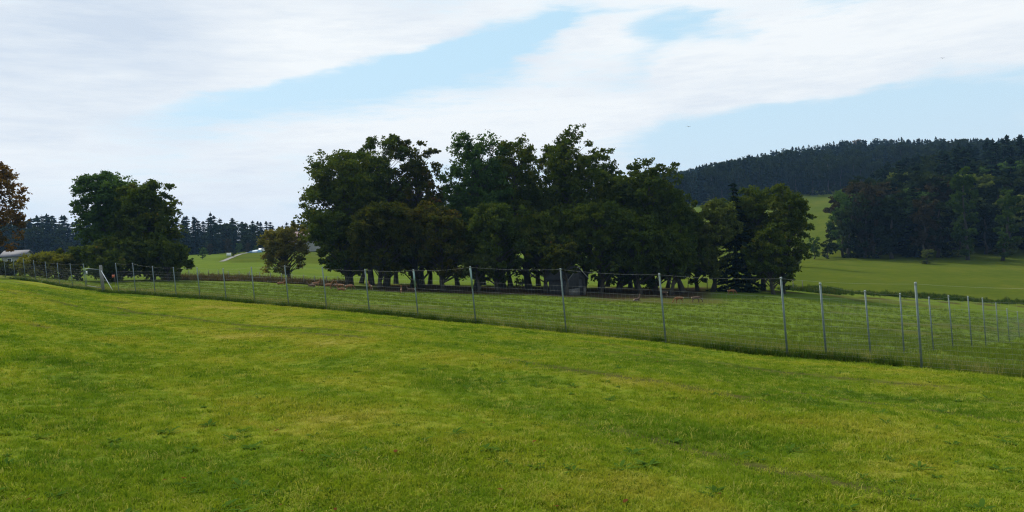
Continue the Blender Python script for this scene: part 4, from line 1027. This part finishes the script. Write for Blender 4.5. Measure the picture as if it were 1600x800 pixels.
# ------------------------------------------------------------------ deer
m, n, p = mat('deer_coat')
pos = n.new('ShaderNodeTexCoord').outputs['Object']
sepz = n.new('ShaderNodeSeparateXYZ'); n.put(sepz.inputs[0], pos)
c = n.mix(n.noise(pos, 6, 3), (.23, .085, .020), (.15, .056, .015))
c = n.mix(n.step(sepz.outputs[0], -.50, -.62), c, (.40, .28, .19))
n.put(p.inputs['Base Color'], c); p.inputs['Roughness'].default_value = .8
COAT = m
m2 = COAT.copy(); m2.name = 'dark_deer_coat'
for nd in m2.node_tree.nodes:
    if nd.bl_idname == 'ShaderNodeMix' and not nd.inputs[6].is_linked and abs(nd.inputs[6].default_value[0] - .24) < .01:
        nd.inputs[6].default_value = (.10, .05, .026, 1); nd.inputs[7].default_value = (.065, .035, .02, 1)
COAT_D = m2
def deer_mesh(pose):
    V = []; E = []; Rr = []
    def pt(p, r, par=None):
        V.append(p); Rr.append(r)
        if par is not None: E.append((par, len(V) - 1))
        return len(V) - 1
    dz = -.42 if pose == 'lie' else 0
    pel = pt((-.42, 0, .78 + dz), (.15, .17)); bel = pt((-.10, 0, .74 + dz), (.155, .18), pel); ches = pt((.25, 0, .72 + dz), (.15, .20), bel); sh = pt((.42, 0, .78 + dz), (.11, .15), ches)
    rump = pt((-.58, 0, .74 + dz), (.10, .12), pel); tl = pt((-.66, 0, .60 + dz), (.03, .03), rump)
    if pose == 'graze': nk = [((.62, 0, .66), .075), ((.78, 0, .42), .06)]; hd = [((.86, 0, .24), .068), ((.93, 0, .08), .035)]
    else: nk = [((.56, 0, 1.0 + dz), .085), ((.66, 0, 1.2 + dz), .065)]; hd = [((.74, 0, 1.33 + dz), .072), ((.93, 0, 1.25 + dz), .035)]
    a = sh
    for p_, r in nk: a = pt(p_, (r, r), a)
    h = pt(hd[0][0], (hd[0][1],) * 2, a); pt(hd[1][0], (hd[1][1],) * 2, h)
    for sy in (-1, 1):
        hx, _, hz = hd[0][0]
        pt((hx - .07, sy * .13, hz + .11), (.022, .03), h)
        if pose == 'lie':
            k1 = pt((.45, sy * .13, .17), (.05, .06), ches); k2 = pt((.66, sy * .15, .07), (.03, .03), k1); pt((.42, sy * .17, .04), (.022, .022), k2)
            k1 = pt((-.22, sy * .20, .18), (.09, .10), pel); k2 = pt((-.52, sy * .22, .08), (.035, .035), k1); pt((-.20, sy * .25, .04), (.022, .022), k2)
        else:
            k1 = pt((.33, sy * .09, .46), (.055, .065), ches); k2 = pt((.35 + .03 * sy, sy * .09, .27), (.032, .032), k1); pt((.33 + .05 * sy, sy * .09, .0), (.024, .024), k2)
            k1 = pt((-.36, sy * .10, .50), (.075, .09), pel); k2 = pt((-.55 + .03 * sy, sy * .10, .34), (.035, .04), k1); pt((-.49 + .05 * sy, sy * .10, .0), (.024, .024), k2)
    me = bpy.data.meshes.new('deer'); me.from_pydata(V, E, []); me.update()
    o = bpy.data.objects.new('deer', me); COL.objects.link(o)
    o.modifiers.new('skin', 'SKIN'); sb = o.modifiers.new('sub', 'SUBSURF'); sb.levels = sb.render_levels = 1
    if not me.skin_vertices: pass
    for k_, sv in enumerate(me.skin_vertices[0].data): sv.radius = Rr[k_]; sv.use_root = (k_ == 0)
    dg = bpy.context.evaluated_depsgraph_get(); dg.update()
    out = bpy.data.meshes.new_from_object(o.evaluated_get(dg)); COL.objects.unlink(o); bpy.data.objects.remove(o)
    out.polygons.foreach_set('use_smooth', np.ones(len(out.polygons), bool)); out.name = 'deer'
    return out
def skin_ready():
    try:
        me = bpy.data.meshes.new('t'); me.from_pydata([(0, 0, 0), (0, 0, 1)], [(0, 1)], []); o = bpy.data.objects.new('t', me); COL.objects.link(o)
        o.modifiers.new('s', 'SKIN'); ok = len(me.skin_vertices) > 0; COL.objects.unlink(o); bpy.data.objects.remove(o); return ok
    except Exception: return False
_deer_mesh = deer_mesh
DM = {}
for pose in ('stand', 'graze', 'lie'):
    for cn, cm in (('r', COAT), ('d', COAT_D)):
        me = _deer_mesh(pose) if cn == 'r' else DM[(pose, 'r')].copy()
        me.materials.clear(); me.materials.append(cm); DM[(pose, cn)] = me
for px, Y, pose, cn, rz, lab in [
        (513, 88.5, 'stand', 'r', 10, 'red-brown deer standing just right of a steel post, head up'),
        (533, 85.5, 'lie', 'r', 200, 'bright orange-brown deer lying in the grass nearest the camera of the left herd'),
        (532, 90, 'stand', 'r', 165, 'red-brown deer standing behind the bright lying one'),
        (527, 90.5, 'graze', 'd', 190, 'darker deer grazing at the left of the herd middle'),
        (546, 89, 'graze', 'r', 20, 'red-brown deer grazing at the right end of the left herd'),
        (494, 92, 'stand', 'r', 30, 'red-brown deer standing left of the steel post'),
        (487, 91, 'lie', 'd', 180, 'dark brown deer lying at the left end of the herd'),
        (439, 93, 'lie', 'r', 5, 'red-brown deer lying alone below the crooked tree'),
        (579, 91, 'stand', 'r', 120, 'red-brown deer in the shade right of the second herd post'),
        (642, 91, 'lie', 'd', 175, 'dark deer lying in the shade under the grove'),
        (627, 84.5, 'stand', 'r', 95, 'small deer facing away at the shade edge'),
        (1061, 80, 'graze', 'r', 185, 'pale brown deer grazing on the bare soil patch'),
        (1088, 81.5, 'graze', 'd', -15, 'dark brown deer grazing in the grass right of the bare soil'),
        (1143, 97, 'graze', 'r', -10, 'red-brown deer grazing by the old fence left of the brace'),
        (1037, 92, 'stand', 'd', 160, 'dark deer half hidden by the steel post at the grove edge'),
        (995, 82, 'lie', 'd', 40, 'dark deer lying at the front edge of the bare soil')]:
    o = obj('deer', DM[(pose, cn)]); b = spot(px, Y); o.location = b; o.rotation_euler = (0, 0, R(rz))
    o.scale = (.58 if 'small' in lab else .74,) * 3
    tag(o, lab, 'deer', 'deer in the pasture')

# ------------------------------------------------------------------ birds
BIRD = simple('dark_feathers', (.05, .05, .055), (.03, .03, .03), 6, .8)
def bird(px, py, Y, rz, span, lab):
    mb = MB(); s_ = span
    mb.tube([(-.30 * s_, 0, 0), (-.16 * s_, 0, .01 * s_), (.02 * s_, 0, .01 * s_), (.14 * s_, 0, .01 * s_), (.2 * s_, 0, 0)], [.012 * s_, .045 * s_, .06 * s_, .04 * s_, .01 * s_], 8)
    for sy in (-1, 1):
        pts = [(.08, .04, .03), (.10, .25, .12), (.02, .5, .06)]; bk = [(-.10, .04, .03), (-.07, .25, .11), (-.05, .48, .055)]
        V = [(x_ * s_, sy * y_ * s_, z * s_) for x_, y_, z in pts + bk] + [(x_ * s_, sy * y_ * s_, (z - .018) * s_) for x_, y_, z in pts + bk]
        mb.add(V, [(0, 1, 4, 3), (1, 2, 5, 4), (6, 9, 10, 7), (7, 10, 11, 8), (0, 6, 7, 1), (1, 7, 8, 2), (2, 8, 11, 5), (3, 4, 10, 9), (4, 5, 11, 10), (0, 3, 9, 6)])
    mb.box((-.36 * s_, 0, 0), (.14 * s_, .10 * s_, .012 * s_))
    o = mb.build('bird', BIRD); o.location = at(px, py, Y); o.rotation_euler = (R(6), 0, R(rz)); tag(o, lab, 'bird', 'birds in flight')
bird(1076, 198, 160, 100, .95, 'dark bird flying low above the grove shoulder')
bird(1473, 91, 170, 70, 1.0, 'dark bird flying high in the clear sky at the right')

# ------------------------------------------------------------------ thin haze over the valley
HAZE = True
if HAZE:
    mb = MB(); mb.box((0, 0, 45), (5400, 5400, 126))
    hm = bpy.data.materials.new('thin_haze'); hm.use_nodes = True; n = NT(hm.node_tree)
    n.N.remove(n.N['Principled BSDF']); pv = n.new('ShaderNodeVolumePrincipled')
    pv.inputs['Color'].default_value = (.32, .58, 1.0, 1); pv.inputs['Density'].default_value = .00012; pv.inputs['Anisotropy'].default_value = .2
    n.L.new(pv.outputs[0], n.N['Material Output'].inputs['Volume'])
    tag(mb.build('haze', hm), kind='stuff')
